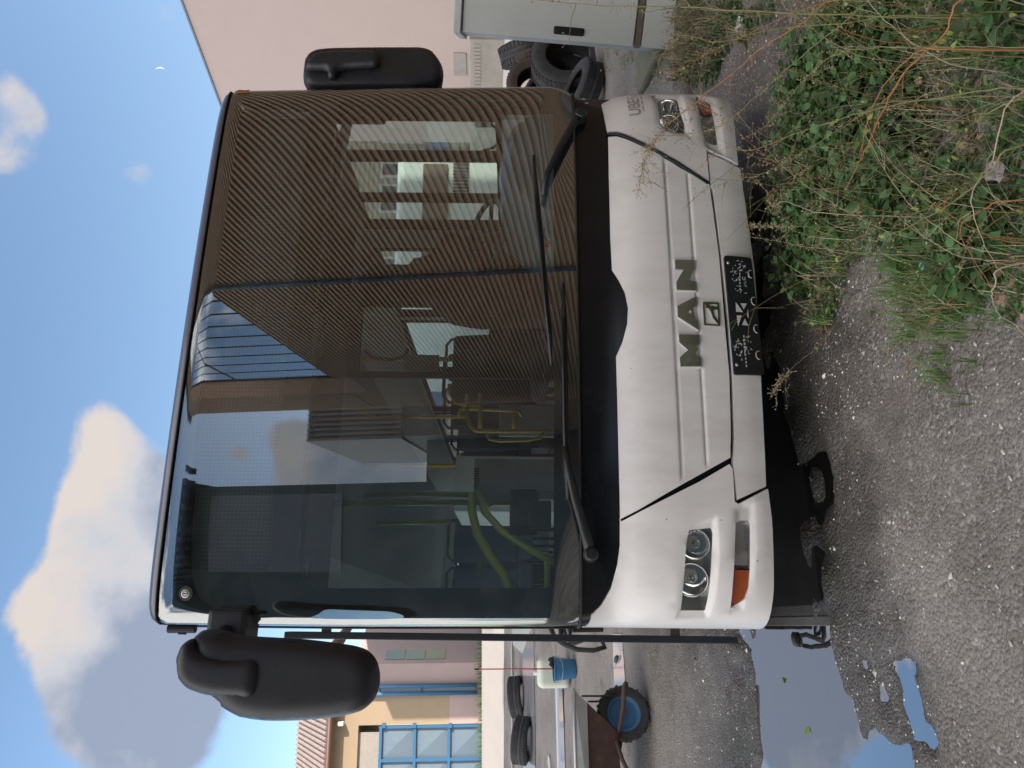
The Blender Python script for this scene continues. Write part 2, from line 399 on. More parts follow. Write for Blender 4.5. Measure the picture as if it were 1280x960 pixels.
M_rub = mat('rubber', (.015,.015,.015), .7, bump=.001, bscale=120)
M_chrome = mat('chrome', (.88,.89,.88), .06, 1.0)
M_letter = mat('chrome_letter', (.42,.44,.38), .10, 1.0, var=.1, vscale=60)
M_greyp = mat('interior_grey', (.42,.42,.43), .55, var=.08, vscale=5, dirt=.3, dscale=8)
M_greyl = mat('interior_light', (.75,.74,.72), .6, var=.05)
M_dark = mat('interior_dark', (.045,.045,.05), .5)
M_yel = mat('rail_yellow', (.85,.60,.08), .35, coat=.3, dirt=.2)
M_yelg = mat('rail_lime', (.62,.72,.16), .35, coat=.3, dirt=.2)
M_blue = mat('seat_blue', (.035,.042,.075), .85, var=.3, vscale=60)
M_red = mat('seat_cover', (.22,.09,.08), .8, var=.25, vscale=40, bump=.003, bscale=30)
M_steel = mat('steel_grey', (.3,.3,.3), .35, .8, dirt=.4)
M_screen = glassmat('windscreen_glass', (.84,.89,.89), 1.5, .155)
M_side = glassmat('side_glass', (.86,.93,.93), 1.5)
M_lens = glassmat('lamp_lens', (.95,.96,.96), 1.5)
M_orange = mat('indicator_orange', (.27,.055,.015), .14, coat=.5, var=.2, vscale=40)
M_foglens = mat('fog_reflector', (.42,.43,.42), .22, .85, var=.3, vscale=30, bump=.002, bscale=60)
M_lampd = mat('lamp_dark', (.45,.45,.44), .3, .85)

bus = empty('city_bus', (0,0,0), 'white single-deck bus with a black-framed windscreen parked nose-on on the wet gravel', 'bus')
bus.matrix_world = BUSM
def zo(x0, y0, k): return lambda pts: [(x0+a/k, y0+b/k) for a, b in pts]
Z3 = zo(740, 90, 6.4); Z7 = zo(740, 600, 4.267); Z6 = zo(740, 440, 4.8)
SX = S_END+.02
# panel outlines, traced on the skin
seamL = [(775,651),(800,640),(850,612),(914,577)]
seamR = Z3([(120,490),(200,485),(290,515),(400,565),(500,612),(700,728),(930,885)])
bump_bulge = [(771,480),(770,446),(778,428),(784,405),(785,385),(781,366),(773,350),(765,338)]
hood_px = [(775,649),(773,560)]+bump_bulge+[(763,300),(761,220)]+Z3([(128,520),(200,515),(290,545),(400,595),(500,640),(700,760),(940,893)])+[(899,318),(906,400),(912,469),(914,544),(913,572)]+[(850,607),(800,636)]
H_hood = ccw(H(hood_px))
cornL_px = Z7([(155,222),(575,8)])+[(912,580),(916,586),(918.5,627),(923,630),(960,611)]
bottomL = [(965,650),(967,700),(967,740)]
upL = Z7([(148,200),(148,350),(135,450),(100,580),(50,670),(0,720)])
hL = H(cornL_px)+H(bottomL); zbL = hL[-1][1]; hU = H(upL); zuL = hU[-1][1]
def under(poly, z0): return [(-s_, z) for s_, z in poly[::-1]]
H_cornL = ccw(hL+[(-1.36, zbL+.01), (-SX, zbL+.02), (-SX, zuL+.02), (-1.33, zuL+.015)]+hU[::-1])
cornR_px = Z3([(120,478),(200,472),(290,500),(400,548),(500,598),(700,712),(935,872)])+[(886.5,226),(883,188),(885,187)]+Z3([(1170,740)])
bottomR = [(921,190),(917,150)]
upR = Z3([(118,470),(100,380),(70,250),(30,150),(0,120)])
hR = H(cornR_px)+H(bottomR); zbR = hR[-1][1]; hV = H(upR); zuR = hV[-1][1]
H_cornR = ccw(hR+[(1.33, zbR-.005), (SX, zbR), (SX, zuL+.02), (1.33, zuL+.015)]+hV[::-1])
bc_px = [(917,582),(921.5,625),(958,608),(956,560),(953,500),(949,420),(944,340),(937,290),(929,235)]+Z3([(1190,775),(930,650)])+[(889,232)]+Z3([(970,935)])+[(902,318),(911,400),(916,470),(918.5,544)]
H_bc = ccw(H(bc_px))
# lamps and the sculpted hollows round them
headL = ccw(rounded(H([(861,663),(890,660),(892,667),(890,712),(887,745),(882,767),(851,767),(854,741),(856,712),(858,682)]), .006))
fogL = ccw(rounded(H([(920,654),(925,651),(937,650),(939,654),(939,712),(937,736),(932,750),(923,758),(913,761),(916,731),(919,694)]), .006))
headR = ccw(rounded(H([(817,109),(840,112),(846,120),(851,137),(856,152),(857,165),(848,163),(832,159),(826,151),(823,134),(820,118)]), .006))
fogR = ccw(rounded(H([(868,117),(881,118),(888,126),(893,145),(898,178),(893,178),(881,174),(877,152),(873,131)]), .006))
recL = [ccw(H([(855,672),(868,654),(898,641),(902,694),(897,741),(886,774),(841,776),(849,745),(853,705)])), ccw(H([(917,635),(926,627),(946,624),(948,694),(943,731),(929,764),(909,770),(914,741),(915,690)]))]
recR = [ccw(H([(814,106),(842,107),(852,118),(862,150),(866,172),(850,171),(828,163),(822,152),(818,130)])), ccw(H([(865,113),(886,112),(895,122),(903,150),(908,196),(896,192),(880,183),(873,155),(869,131)]))]
def dep(recs, d=.017, w=.030):
    def f(v):
        o = np.zeros(len(v))
        for r_ in recs:
            t = np.clip(sd(v, r_)/w, 0, 1); o = np.maximum(o, d*t*t*(3-2*t))
        return o
    return f
def near(recs, step=.007):
    E_ = []
    for r_ in recs:
        a = np.array(r_); lo, hi = a.min(0)-.01, a.max(0)+.01
        g = np.array([(x, y) for x in np.arange(lo[0], hi[0], step) for y in np.arange(lo[1], hi[1], step)]); k = inside(g, r_) & (edist(g, r_) > .004); E_ += resample(r_, .008); E_ += [tuple(p) for p in g[k]]
    return E_
# the bonnet has two pressed horizontal creases that stop short of the shut lines
zc1, zc2 = .776, .676
def hood_off(v):
    z = v[:,1]; s_ = v[:,0]
    fadeL = np.clip((s_+.70-(.776-z)*.5)/.03, 0, 1); fadeR = np.clip((.775-(.776-z)*.5*1.3-s_)/.03, 0, 1); f = fadeL*fadeR
    a = .007*np.exp(-((z-zc1)/.006)**2)*f; b = .006*np.exp(-((z-zc2)/.006)**2)*f
    st = .004*np.clip((zc1-z)/.006, 0, 1)*f
    return a+b+st
ex = [(s_, zc+dz) for zc in (zc1, zc2) for dz in (-.018,-.012,-.008,-.004,0,.004,.008,.012,.018) for s_ in np.arange(-.80, .86, .012)]
hood = panel('front_flap', H_hood, M_white, bus, off=0, thick=.02, step=.03, offfn=hood_off, extra=ex, auto=30)
tag(hood, 'wide white flap under the windscreen carrying three chrome letters')
panel('bumper', H_bc, M_white, bus, off=.002, thick=.03, auto=40)
cl = panel('corner_panel', H_cornL, M_white, bus, holes=[headL, fogL], thick=.02, step=.03, offfn=dep(recL), extra=near(recL), auto=40)
cr_ = panel('corner_panel', H_cornR, M_white, bus, holes=[headR, fogR], thick=.02, step=.03, offfn=dep(recR), extra=near(recR), auto=40)
# dark backing so shut lines read black
bk = [(-1.40,.46),(1.40,.46),(1.40,1.12),(-1.40,1.12)]
holes = [[(min(p[0] for p in h)-.01, min(p[1] for p in h)-.01), (max(p[0] for p in h)+.01, min(p[1] for p in h)-.01), (max(p[0] for p in h)+.01, max(p[1] for p in h)+.01), (min(p[0] for p in h)-.01, max(p[1] for p in h)+.01)] for h in (headL, fogL, headR, fogR)]
panel('front_frame', bk, M_seam, bus, holes=holes, off=.045, thick=.004, step=.08)
# thick rubber strip that lifts out of the right shut line, as in the photo
rb = MB(); rb.tube([surf(*hit(*p), .000) for p in Z3([(122,497),(160,496),(200,498),(240,506),(290,528),(400,578),(500,625),(700,742),(930,890)])], .0065, 8)
tag(rb.build('rubber_seal', M_seam, bus, smooth=True), 'black rubber seal along the shut line on the driver side')

def lamp(name, poly, kind, m_in, label=None):
    c = np.mean(poly, 0)
    # bowl wall
    lp = resample(poly, .02); mb = MB(); n = len(lp)
    V = [surf(*p, .017) for p in lp]+[surf(c[0]+(p[0]-c[0])*.9, c[1]+(p[1]-c[1])*.88, .085) for p in lp]
    mb.add(V, [((i+1) % n, i, i+n, (i+1) % n+n) for i in range(n)]+[tuple(range(n, 2*n))][:0])
    vo, F = fill2d([tuple(c+(np.array(p)-c)*.9) for p in poly], (), .03)
    mb.add([surf(p[0], c[1]+(p[1]-c[1])*.98, .085) for p in vo], F)
    o = mb.build(name, m_in, bus, auto=40)
    if label: tag(o, label)
    return o, c
for poly, sg in ((headL, -1), (headR, 1)):
    o, c = lamp('headlight', poly, 'head', M_lampd)
    ln = panel('lens', poly, M_lens, o, off=.018, thick=.004, step=.03)
    b1 = hit(873.5, 682); b2 = hit(869.5, 730)
    for (s_, z_), rr in ((b1, .056), (b2, .062)):
        s_ = abs(s_)*sg
        if sg > 0: s_ = {True: 1.0, False: 1.125}[rr < .06]; z_ = .735
        p = surf(s_, z_, .066); n_ = (surf(s_, z_, 0)-surf(s_, z_, .05)).normalized(); n_ = (n_+Vector((-.1,-.9,.55))).normalized()
        Mx = Matrix.Translation(p) @ n_.to_track_quat('Z', 'Y').to_matrix().to_4x4()
        mb = MB(); mb.lathe([(rr*t, .062*t*t-.034) for t in np.linspace(.02, 1, 12)]+[(rr*1.05, .030), (rr*1.06, .022)], Mx, 28)
        q = mb.build('reflector', M_chrome, o, smooth=True)
        mb = MB(); mb.lathe([(.0001,.004),(.006,.002),(.008,-.004),(.009,-.02),(.010,-.032)], Mx, 14); mb.build('bulb', M_steel, o, smooth=True)
        mb = MB(); mb.lathe([(rr*.20,-.016),(rr*.24,-.012),(rr*.30,-.014),(rr*.28,-.026)], Mx, 20); mb.build('bulb_shield', M_chrome, o, smooth=True)
for poly, sg, cut in ((fogL, -1, 713), (fogR, 1, 136.5)):
    o, c = lamp('front_lamp', poly, 'fog', M_lampd)
    sc = hit(930, 713)[0] if sg < 0 else hit(885, 137)[0]
    def clip(po, s0, keep):
        out = []
        for i in range(len(po)):
            a, b = po[i], po[(i+1) % len(po)]; ia, ib = (a[0]-s0)*keep > 0, (b[0]-s0)*keep > 0
            if ia: out.append(a)
            if ia != ib: t = (s0-a[0])/(b[0]-a[0]); out.append((s0, a[1]+(b[1]-a[1])*t))
        return out
    inner, outer = clip(poly, sc-.003*sg, -sg), clip(poly, sc+.003*sg, sg)
    panel('fog_lens', ccw(inner), M_lens, o, off=.018, thick=.003, step=.03); c3 = np.mean(inner, 0); panel('reflector', ccw([tuple(c3+(np.array(p)-c3)*.93) for p in inner]), M_foglens, o, off=.034, thick=.004, step=.006, offfn=lambda v: .016*np.clip(1-((v[:,0]-c3[0])/.07)**2, 0, 1))
    tag(panel('turn_signal', ccw(outer), M_orange, o, off=.018, thick=.012, step=.03), 'orange turn signal lens')
    c2 = np.mean(inner, 0); p = surf(c2[0], c2[1], .024); n_ = (surf(*c2, 0)-surf(*c2, .05)).normalized()

# glass, its painted border, the cowl below
TOPZ = 2.848
gl_out = rounded([(-1.405,1.172),(1.405,1.172),(1.405,TOPZ),(-1.405,TOPZ)], .10)
EDG = [(sg*s_, z) for sg in (-1, 1) for s_ in np.arange(1.16, 1.402, .009) for z in np.arange(1.19, 2.84, .03)]
panel('windscreen', gl_out, M_screen, bus, off=.004, thick=.0005, step=.04, vn=True, extra=EDG)
clear = ccw(rounded(H([(372,735),(376,607),(384,513),(397,340),(425,122),(560,122),(692,124),(692,735)]), .04))
disp = ccw(rounded(H([(227,711),(337,711),(344,580),(353,510),(369,340),(388,125),(296,125),(266,340),(246,513),(230,680)]), .015))
panel('windscreen_border', gl_out, M_black, bus, holes=[clear, disp], off=.009, thick=.004, step=.05, vn=True, extra=EDG)
cow = ccw([(-1.42, zuL+.02), (-1.42, 1.165), (1.42, 1.165), (1.42, zuL+.02)]+[(a, b+.004) for a, b in hV[::-1]]+[(a, b+.004) for a, b in H([(761,220),(763,300)]+bump_bulge[::-1]+[(773,560)])]+[(a, b+.004) for a, b in hU])
panel('cowl_panel', cow, M_cowl, bus, off=.004, thick=.012, step=.04, auto=60)
mb = MB(); mb.tube([surf(s_, 1.168, .0) for s_ in np.arange(-1.38, 1.39, .04)], .006, 6); mb.build('windscreen_gasket', M_rub, bus, smooth=True)
# corner pillars and roof cap
for sg in (-1, 1):
    a, b = sorted((sg*1.412, sg*SX)); panel('corner_pillar', [(a,zuL+.03),(b,zuL+.03),(b,2.86),(a,2.83)], M_black, bus, off=0, thick=.02, step=.05, vn=True)
    mb = MB(); mb.tube([surf(sg*1.408, z, -.001) for z in np.arange(1.18, 2.82, .05)], .005, 6); mb.build('pillar_seal', M_rub, bus, smooth=True)
cap = [(-SX,2.835),(-1.41,2.835),(-1.40,2.842),(-1.33,2.853),(1.33,2.853),(1.40,2.842),(1.41,2.835),(SX,2.835),(SX,2.929),(-SX,2.929)]
panel('roof_cap', cap, M_cap, bus, off=-.004, thick=.02, step=.02, vn=True)
mb = MB(); mb.tube([surf(s_, 2.850-.03*max(0,(abs(s_)-1.30)/.1)**2*.6, -.002) for s_ in np.arange(-1.40, 1.401, .04)], .004, 6); mb.build('roof_seal', M_rub, bus, smooth=True)

# body behind the front
YB = 11.4; y0 = surf(SX, 1.5).y; FL = .92
roof = MB(); ys = [y0-.02, YB]; prf = [(width(z), z) for z in (2.832,2.85,2.87,2.89,2.905,2.915,2.925,2.93)]
prf = prf+[(-a, b) for a, b in prf[::-1]]
roof.add([(a, y, b) for y in ys for a, b in prf], [(i, i+1, i+1+len(prf), i+len(prf)) for i in range(len(prf)-1)])
fr = [surf(s_, 2.929, 0) for s_ in np.linspace(-SX, SX, 40)]
roof.add([tuple(p) for p in fr]+[(-width(2.93), y0, 2.93),(width(2.93), y0, 2.93)], [tuple(range(len(fr)))+(len(fr)+1, len(fr))])
tag(roof.build('roof', M_white, bus, auto=40))
def win_row(sg, spans, zlo, zhi):
    x = 1.25*sg; xi = 1.205*sg; mb = MB()
    mb.b2((xi, y0-.02, .42), (x, YB, zlo)); mb.b2((xi, y0-.02, zhi), (width(2.8)*sg, YB, 2.835))
    prev = y0-.02
    for a, b in spans+[(YB, YB)]:
        if a > prev: mb.b2((xi, prev, zlo+.001), (x-.004*sg, a, zhi-.001))
        prev = b
    side = mb.build('side_wall', M_white, bus, bevel=.004)
    for a, b in spans:
        f = MB()
        for c0, c1 in (((a,zlo),(b,zlo+.03)),((a,zhi-.03),(b,zhi)),((a,zlo+.03),(a+.03,zhi-.03)),((b-.03,zlo+.03),(b,zhi-.03))):
            f.b2((xi-.01*sg, c0[0], c0[1]), (x+.003*sg, c1[0], c1[1]))
        if a < .5: f.b2((xi-.01*sg, .70, zlo+.03), (x, .735, zhi-.03)); f.b2((xi-.01*sg, 1.14, zlo+.03), (x, 1.165, zhi-.03))
        w_ = f.build('side_window', M_seam, side)
        q = MB(); q.b2((x-.018*sg, a+.03, zlo+.03), (x-.014*sg, b-.03, zhi-.03)); q.build('pane', M_side, w_)
    return side
win_row(1, [(.34,1.50),(1.78,3.0),(3.1,4.5),(4.6,6.0),(6.1,7.5),(7.6,9.0),(9.1,10.9)], 1.52, 2.42)
win_row(-1, [(1.95,3.0),(3.1,4.5),(4.6,6.0),(6.1,7.5),(7.6,9.0),(9.1,10.9)], 1.25, 2.42)
# right front quarter window (between windscreen pillar and first side window): open span seen through the glass
# ------------------------------------------------------------------ bus: inside and fittings
mb = MB(); mb.b2((-1.2, 1.9, FL-.04), (1.2, YB-.05, FL)); mb.b2((-1.2, .45, .40), (1.2, 1.9, .44)); mb.b2((-1.2,1.86,.44),(1.2,1.9,FL-.04)); mb.build('floor', M_greyp, bus)
mb = MB(); mb.b2((-1.18, .95, 2.70), (1.18, YB-.05, 2.70))
for sg in (-1, 1): mb.add([(sg*1.2, .95, 2.45), (sg*.82, .95, 2.70), (sg*.82, YB-.05, 2.70), (sg*1.2, YB-.05, 2.45), (sg*1.2, .95, 2.43), (sg*.78, .95, 2.70)], [(0,1,2,3)])
mb.build('ceiling', M_greyl, bus)
mb = MB(); mb.b2((-1.2, YB-.05, .42), (1.2, YB, 1.7)); mb.b2((-1.2, YB-.05, 2.45), (1.2, YB, 2.83)); mb.b2((-1.2,YB-.05,1.7),(-1.0,YB,2.45)); mb.b2((1.0,YB-.05,1.7),(1.2,YB,2.45)); rear = mb.build('rear_wall', M_white, bus)
q = MB(); q.b2((-1.0, YB-.03, 1.7), (1.0, YB-.026, 2.45)); q.build('rear_window', M_side, bus)
# destination box
box_ = ccw([(-1.22,2.36),(1.22,2.36),(1.22,2.88),(-1.22,2.88)])
m = mat('display_board', (.055,.057,.062), .6)
t_ = m.node_tree; n_ = t_.nodes; l_ = t_.links; b_ = n_['Principled BSDF']
c_ = n_.new('ShaderNodeTexCoord'); mp = n_.new('ShaderNodeMapping'); mp.inputs['Scale'].default_value = (60,60,60); l_.new(c_.outputs['Object'], mp.inputs[0])
sep = n_.new('ShaderNodeSeparateXYZ'); l_.new(mp.outputs[0], sep.inputs[0])
fx = mathn('ABSOLUTE', mathn('SUBTRACT', mathn('FRACT', sep.outputs['X'], None, n_, l_), .5, n_, l_), None, n_, l_); fz = mathn('ABSOLUTE', mathn('SUBTRACT', mathn('FRACT', sep.outputs['Z'], None, n_, l_), .5, n_, l_), None, n_, l_)
dd = mathn('LESS_THAN', mathn('ADD', mathn('POWER', fx, 2.0, n_, l_), mathn('POWER', fz, 2.0, n_, l_), n_, l_), .07, n_, l_)
mxn = n_.new('ShaderNodeMix'); mxn.data_type = 'RGBA'; l_.new(dd, mxn.inputs['Factor']); mxn.inputs['A'].default_value = (.07,.072,.078,1); mxn.inputs['B'].default_value = (.012,.013,.015,1); l_.new(mxn.outputs['Result'], b_.inputs['Base Color'])
panel('destination_display', ccw([(-1.12,2.39),(1.12,2.39),(1.12,2.81),(-1.12,2.81)]), m, bus, off=.09, thick=.02, step=.08, auto=180)
mb = MB(); mb.b2((-1.16,.45,2.35),(1.16,.95,2.37)); mb.b2((-1.16,.93,2.37),(1.16,.95,2.80)); mb.build('display_housing', M_dark, bus)
mb = MB(); mb.tube([by(x, y, .52) for x, y in [(440,122),(398,330),(388,480),(378,620),(376,720)]], .03, 8); tag(mb.build('blind_roller', M_greyl, bus, smooth=True))
# dashboard
dash = MB(); P_ = [surf(s_, 1.24, .05) for s_ in np.linspace(-.30, 1.36, 24)]
nP = len(P_); dash.add([(p.x, p.y, 1.24) for p in P_]+[(p.x, .95, 1.20) for p in P_]+[(p.x, p.y, .9) for p in P_]+[(p.x, .95, .9) for p in P_],
   [(i, i+1, i+1+nP, i+nP) for i in range(nP-1)]+[(i+1, i, i+2*nP, i+1+2*nP) for i in range(nP-1)]+[(i+nP, i+1+nP, i+1+3*nP, i+3*nP) for i in range(nP-1)])
dash.build('dashboard', M_dark, bus)
M_hood = mat('dash_hood', (.15,.19,.21), .35, coat=.3, var=.1, vscale=4)
hd = MB(); cx = .98; A = np.linspace(0, math.pi, 25)
for yy in (): pass
V = []; ysx = [(.36,.80),(.42,.93),(.55,1.0),(.85,1.0),(1.0,.93)]
for yy, k in ysx:
    for a in A: V.append((cx+.37*k*math.cos(a), yy, 1.22+.31*k*math.sin(a)**.8 if math.sin(a) > 0 else 1.22))
nn = len(A); F = [(j*nn+i, j*nn+i+1, (j+1)*nn+i+1, (j+1)*nn+i) for j in range(len(ysx)-1) for i in range(nn-1)]+[tuple(range(nn))]
hd.add(V, F); tag(hd.build('instrument_hood', M_hood, bus, auto=50))
sw = MB(); Mx = Matrix.Translation((.93, 1.12, 1.62)) @ Matrix.Rotation(R(28), 4, 'X')
sw.lathe([(.225+.016*math.cos(a), .016*math.sin(a)) for a in np.linspace(0, 2*math.pi, 10, endpoint=False)], Mx, 36, closed=True)
for a in (R(200), R(340), R(90)): sw.tube([Mx @ Vector((0,0,-.03)), Mx @ Vector((.22*math.cos(a), .22*math.sin(a), 0))], .014, 6)
sw.tube([Mx @ Vector((0,0,0)), (.93, .98, 1.2)], .035, 10); sw.build('steering_wheel', M_dark, bus, smooth=True)
def seat(name, x, y, zb, w, h, mt, frame, label=None):
    mb = MB(); mb.box((x, y, zb+h/2), (w, .10, h), Matrix.Rotation(R(-8), 3, 'X')); s1 = mb.build(name, mt, bus, bevel=.045, seg=4)
    mb = MB(); mb.box((x, y-.24, zb-.03), (w, .46, .12)); mb.build('cushion', mt, s1, bevel=.03, seg=3)
    mb = MB(); mb.tube([(x-w/2+.03, y-.2, FL), (x-w/2+.03, y-.2, zb-.08)], .02, 6); mb.tube([(x+w/2-.03, y-.2, FL), (x+w/2-.03, y-.2, zb-.08)], .02, 6)
    if frame: mb.tube([(x-w/2+.02, y+.06, zb+.2), (x-w/2+.02, y+.07, zb+h+.02), (x-w/2+.07, y+.07, zb+h+.06), (x+w/2-.07, y+.07, zb+h+.06), (x+w/2-.02, y+.07, zb+h+.02), (x+w/2-.02, y+.06, zb+.2)], .014, 6)
    mb.build('seat_frame', M_dark, s1, smooth=True)
    if label: tag(s1, label)
    return s1
# driver's seat, wide and draped with a dark red-brown cover
ds = MB(); mpn = plane_map((0, 1.62, 0), (1,0,0), (0,0,1), (0,-1,0))
so_ = [(p.x, p.z) for p in (by(x, y, 1.62) for x, y in [(690,410),(600,412),(560,405),(548,390),(515,372),(508,345),(512,325),(540,318),(552,300),(560,292),(600,300),(640,320),(690,345)])]
st = pillow('driver_seat', ccw(rounded(so_, .06)), mpn, .13, M_red, bus, step=.03, back=1.0)
mb = MB(); mb.box((.85,1.35,1.15), (.52,.5,.16)); mb.build('cushion', M_red, st, bevel=.05, seg=3)
# cab partition behind the driver
mb = MB(); mb.b2((.34,1.98,.95),(1.18,2.01,1.62)); mb.b2((.34,1.98,1.62),(.38,2.01,2.70)); mb.b2((.38,1.98,2.5),(1.18,2.01,2.70)); mb.b2((.86,1.98,1.62),(1.18,2.01,2.5)); mb.build('cab_partition', M_dark, bus)
mb = MB(); mb.box((.44,2.04,2.08),(.16,.02,.24)); mb.build('notice_sheet', mat('paper', (.7,.7,.68), .7), bus)
s_ = seat('passenger_seat', .47, 2.35, 1.30, .40, .60, M_blue, True, 'dark blue front passenger seat with a grey headrest')
for yy in (3.3, 4.15, 5.0, 5.85, 6.7, 7.55, 8.4, 9.25):
    for xx in (-.95, -.52, .52, .95):
        if yy < 3.5 and xx < 0: continue
        seat('passenger_seat', xx, yy, 1.36, .41, .62, M_blue, True)
mb = MB(); mb.b2((-.42,3.0,FL),(.02,3.04,1.90)); mb.b2((-.42,3.0,FL),(-.38,3.9,1.9)); mb.build('partition', M_greyl, bus, bevel=.01)
mb = MB(); mb.b2((.06,2.5,FL),(.30,2.53,1.55)); mb.build('partition', M_greyp, bus, bevel=.01)
# counter with the ticket machine by the entrance
cnt = MB(); a = by(592, 622, .9); b = by(700, 575, .9); cnt.b2((a.x, .88, 1.0), (b.x, .95, a.z)); cnt.b2((a.x,.70,1.0),(a.x+.02,.95,a.z-.2)); cn = cnt.build('counter_panel', M_greyp, bus, bevel=.008)
mk = MB()
for i in range(9):
    p = by(596, 586+i*3, .872); mk.box((p.x, .876, p.z), (.0065, .004, .022+.006*(i % 3 == 1))); 
    if i % 2: mk.box((p.x+.004, .876, p.z+.009), (.010, .004, .004))
mk.build('sticker_marks', M_seam, cn)
tm = MB(); a = by(655, 640, .55); tm.box((a.x, .56, a.z), (.17,.16,.13), Matrix.Rotation(R(12), 3, 'Z')); tm.box((a.x-.02,.5,a.z-.07), (.12,.10,.10)); tm.box((a.x+.02,.47,a.z+.0),(.07,.02,.05)); tm.build('ticket_machine', M_dark, bus, bevel=.012, seg=3)
# cables and small clutter lying on the dash
ck = MB()
for i in range(7):
    y_ = 285+i*32; ck.tube([by(683+random.uniform(-6,4), y_+k*8, .30+.02*k) for k in range(5)], .004, 5)
ck.build('dash_cables', M_dark, bus, smooth=True)
rd = MB()
for x, y in ((686,350),(688,386),(684,305)): rd.box(by(x, y, .34), (.035,.02,.018), Matrix.Rotation(.5, 3, 'Y'))
rd.build('dash_plugs', mat('plug_red', (.5,.03,.02), .4), bus, bevel=.003)
# grab rails (photo pixel, depth in the bus)
def rail(pts, r=.016, m=M_yel, name='grab_rail'):
    mb = MB(); mb.tube([by(x, y, d) for x, y, d in pts], r, 8); return mb.build(name, m, bus, smooth=True)
rail([(405,449,2.3),(566,449,2.3)], .019)
rail([(440,449,2.3),(436,452,2.4),(433,460,2.6),(432,515,4.5)], .017)
rail([(418,470,2.3),(440,495,3.0),(455,512,4.2)], .022, mat('rail_tan', (.35,.22,.06), .5))
rail([(470,521,2.7),(583,521,2.7)], .015); rail([(415,500,2.9),(470,521,2.9)], .015)
rail([(562,480,2.2),(563,492,2.2),(570,503,2.2),(580,506,2.2),(600,506,2.2)], .015); rail([(584,493,2.2),(584,520,2.2),(588,532,2.2),(594,538,2.2),(612,539,2.2),(692,539,2.2)], .015)
rail([(600,492,2.25),(600,537,2.25)], .015); rail([(572,521,2.3),(575,512,2.3),(584,511,2.3),(648,514,2.3),(652,520,2.3)], .012); rail([(642,516,2.3),(642,537,2.3)], .012)
rail([(608,541,2.1),(612,549,2.1),(625,551,2.1),(660,550,2.1),(675,547,2.1),(680,541,2.1)], .013)
rail([(440,581,3.3),(600,582,3.3)], .016); rail([(576,566,3.2),(578,574,3.2),(580,581,3.2)], .012)
rail([(590,617,.75),(590,640,.72),(597,668,.68),(612,694,.62),(630,718,.55),(640,740,.5)], .021, M_yelg); rail([(598,616,.8),(606,640,.75),(628,664,.7),(660,685,.65),(694,704,.6)], .019, M_yelg)
rail([(455,620,1.4),(520,617,1.3),(600,619,1.2),(610,624,1.2),(614,632,1.2)], .017, M_yelg); rail([(400,630,1.7),(650,627,1.5)], .018, M_yelg); rail([(470,654,1.9),(565,652,1.9)], .015, M_yelg)
rail([(598,700,1.6),(600,728,1.6)], .014, M_yelg); rail([(684,745,.62),(684,700,.62),(682,690,.62)], .015, M_yelg)
hb = MB()
for d in (2.9, 3.8): hb.tube([by(452, 436, d), by(452, 455, d)], .01, 6)
for k in range(3):
    x0 = 1.0; yk = 1.9+k*.02
hs = MB(); hs.tube([by(x, y, 2.0) for x, y in [(456,438),(466,447),(490,450),(505,445),(510,436)]], .012, 8); hs.build('grab_handle', M_dark, bus, smooth=True)
hs = MB(); hs.tube([by(x, y, .75) for x, y in [(603,148),(620,160),(626,172),(618,184),(600,190),(588,190)]], .008, 8); hs.build('grab_handle', M_dark, bus, smooth=True)
hs = MB(); hs.box(by(605,152,.7), (.06,.04,.10)); hs.build('camera_bracket', M_steel, bus, bevel=.01)
# entrance door, left
dr = MB()
for y_a, y_b in ((.75,.80),(1.28,1.32),(1.78,1.83)): dr.b2((-1.25, y_a, .45), (-1.21, y_b, 2.45))
dr.b2((-1.25,.80,2.40),(-1.21,1.78,2.45)); dr.b2((-1.25,.80,.45),(-1.21,1.78,.55)); dr.b2((-1.25,.80,1.30),(-1.21,1.78,1.34)); do = dr.build('entrance_door', M_dark, bus, bevel=.006)
q = MB(); q.b2((-1.235,.80,1.34),(-1.231,1.78,2.40)); q.b2((-1.235,.80,.55),(-1.231,1.78,1.30)); q.build('pane', M_side, do)
db = MB(); a = by(357, 788, .62); b = by(920, 788, .62); db.b2((-1.318,.60,b.z), (-1.288,.72,a.z)); tag(db.build('door_edge', M_seam, bus, bevel=.005), 'black edge of the open entrance door')
mb = MB(); mb.b2((-1.295,.62,b.z+.25),(-1.25,.64,b.z+.29)); mb.b2((-1.295,.62,a.z-.2),(-1.25,.64,a.z-.16)); mb.build('door_hinge', M_dark, bus)
# mirrors
ZM = zo(200, 760, 4.267)
def mplane(y): return plane_map((0, y, 0), (1,0,0), (0,0,1), (0,-1,0))
def onp(pts, y): return ccw([(p.x, p.z) for p in (by(a, b, y) for a, b in pts)])
ml = pillow('wing_mirror', onp(ZM([(196,220),(188,180),(200,140),(225,120),(270,112),(350,118),(440,146),(560,154),(760,164),(900,180),(1040,200),(1110,222),(1158,275),(1176,350),(1170,430),(1140,495),(1080,548),(980,576),(850,592),(700,602),(560,602),(450,588),(370,550),(320,505),(280,460),(230,400),(200,300)]), -.18), mplane(-.18), .085, M_plast, bus, step=.016, back=.7, edge=.075, power=2.6)
tag(ml, 'large black mirror housing hanging outside the entrance side')
pillow('mirror_cap', onp(ZM([(188,158),(150,170),(113,200),(92,250),(87,320),(99,380),(140,428),(220,458),(290,470),(400,478),(485,484),(515,462),(536,400),(540,310),(528,275),(500,266),(440,268),(380,272),(310,264),(245,250),(205,220)]), -.25), mplane(-.25), .035, M_plast, ml, step=.014, back=1.2, edge=.04)
vo = [(p.x, p.z) for p in (by(a, b, -.10) for a, b in ZM([(620,190),(1060,230),(1130,330),(1100,480),(960,560),(600,570),(420,520),(560,300)]))]
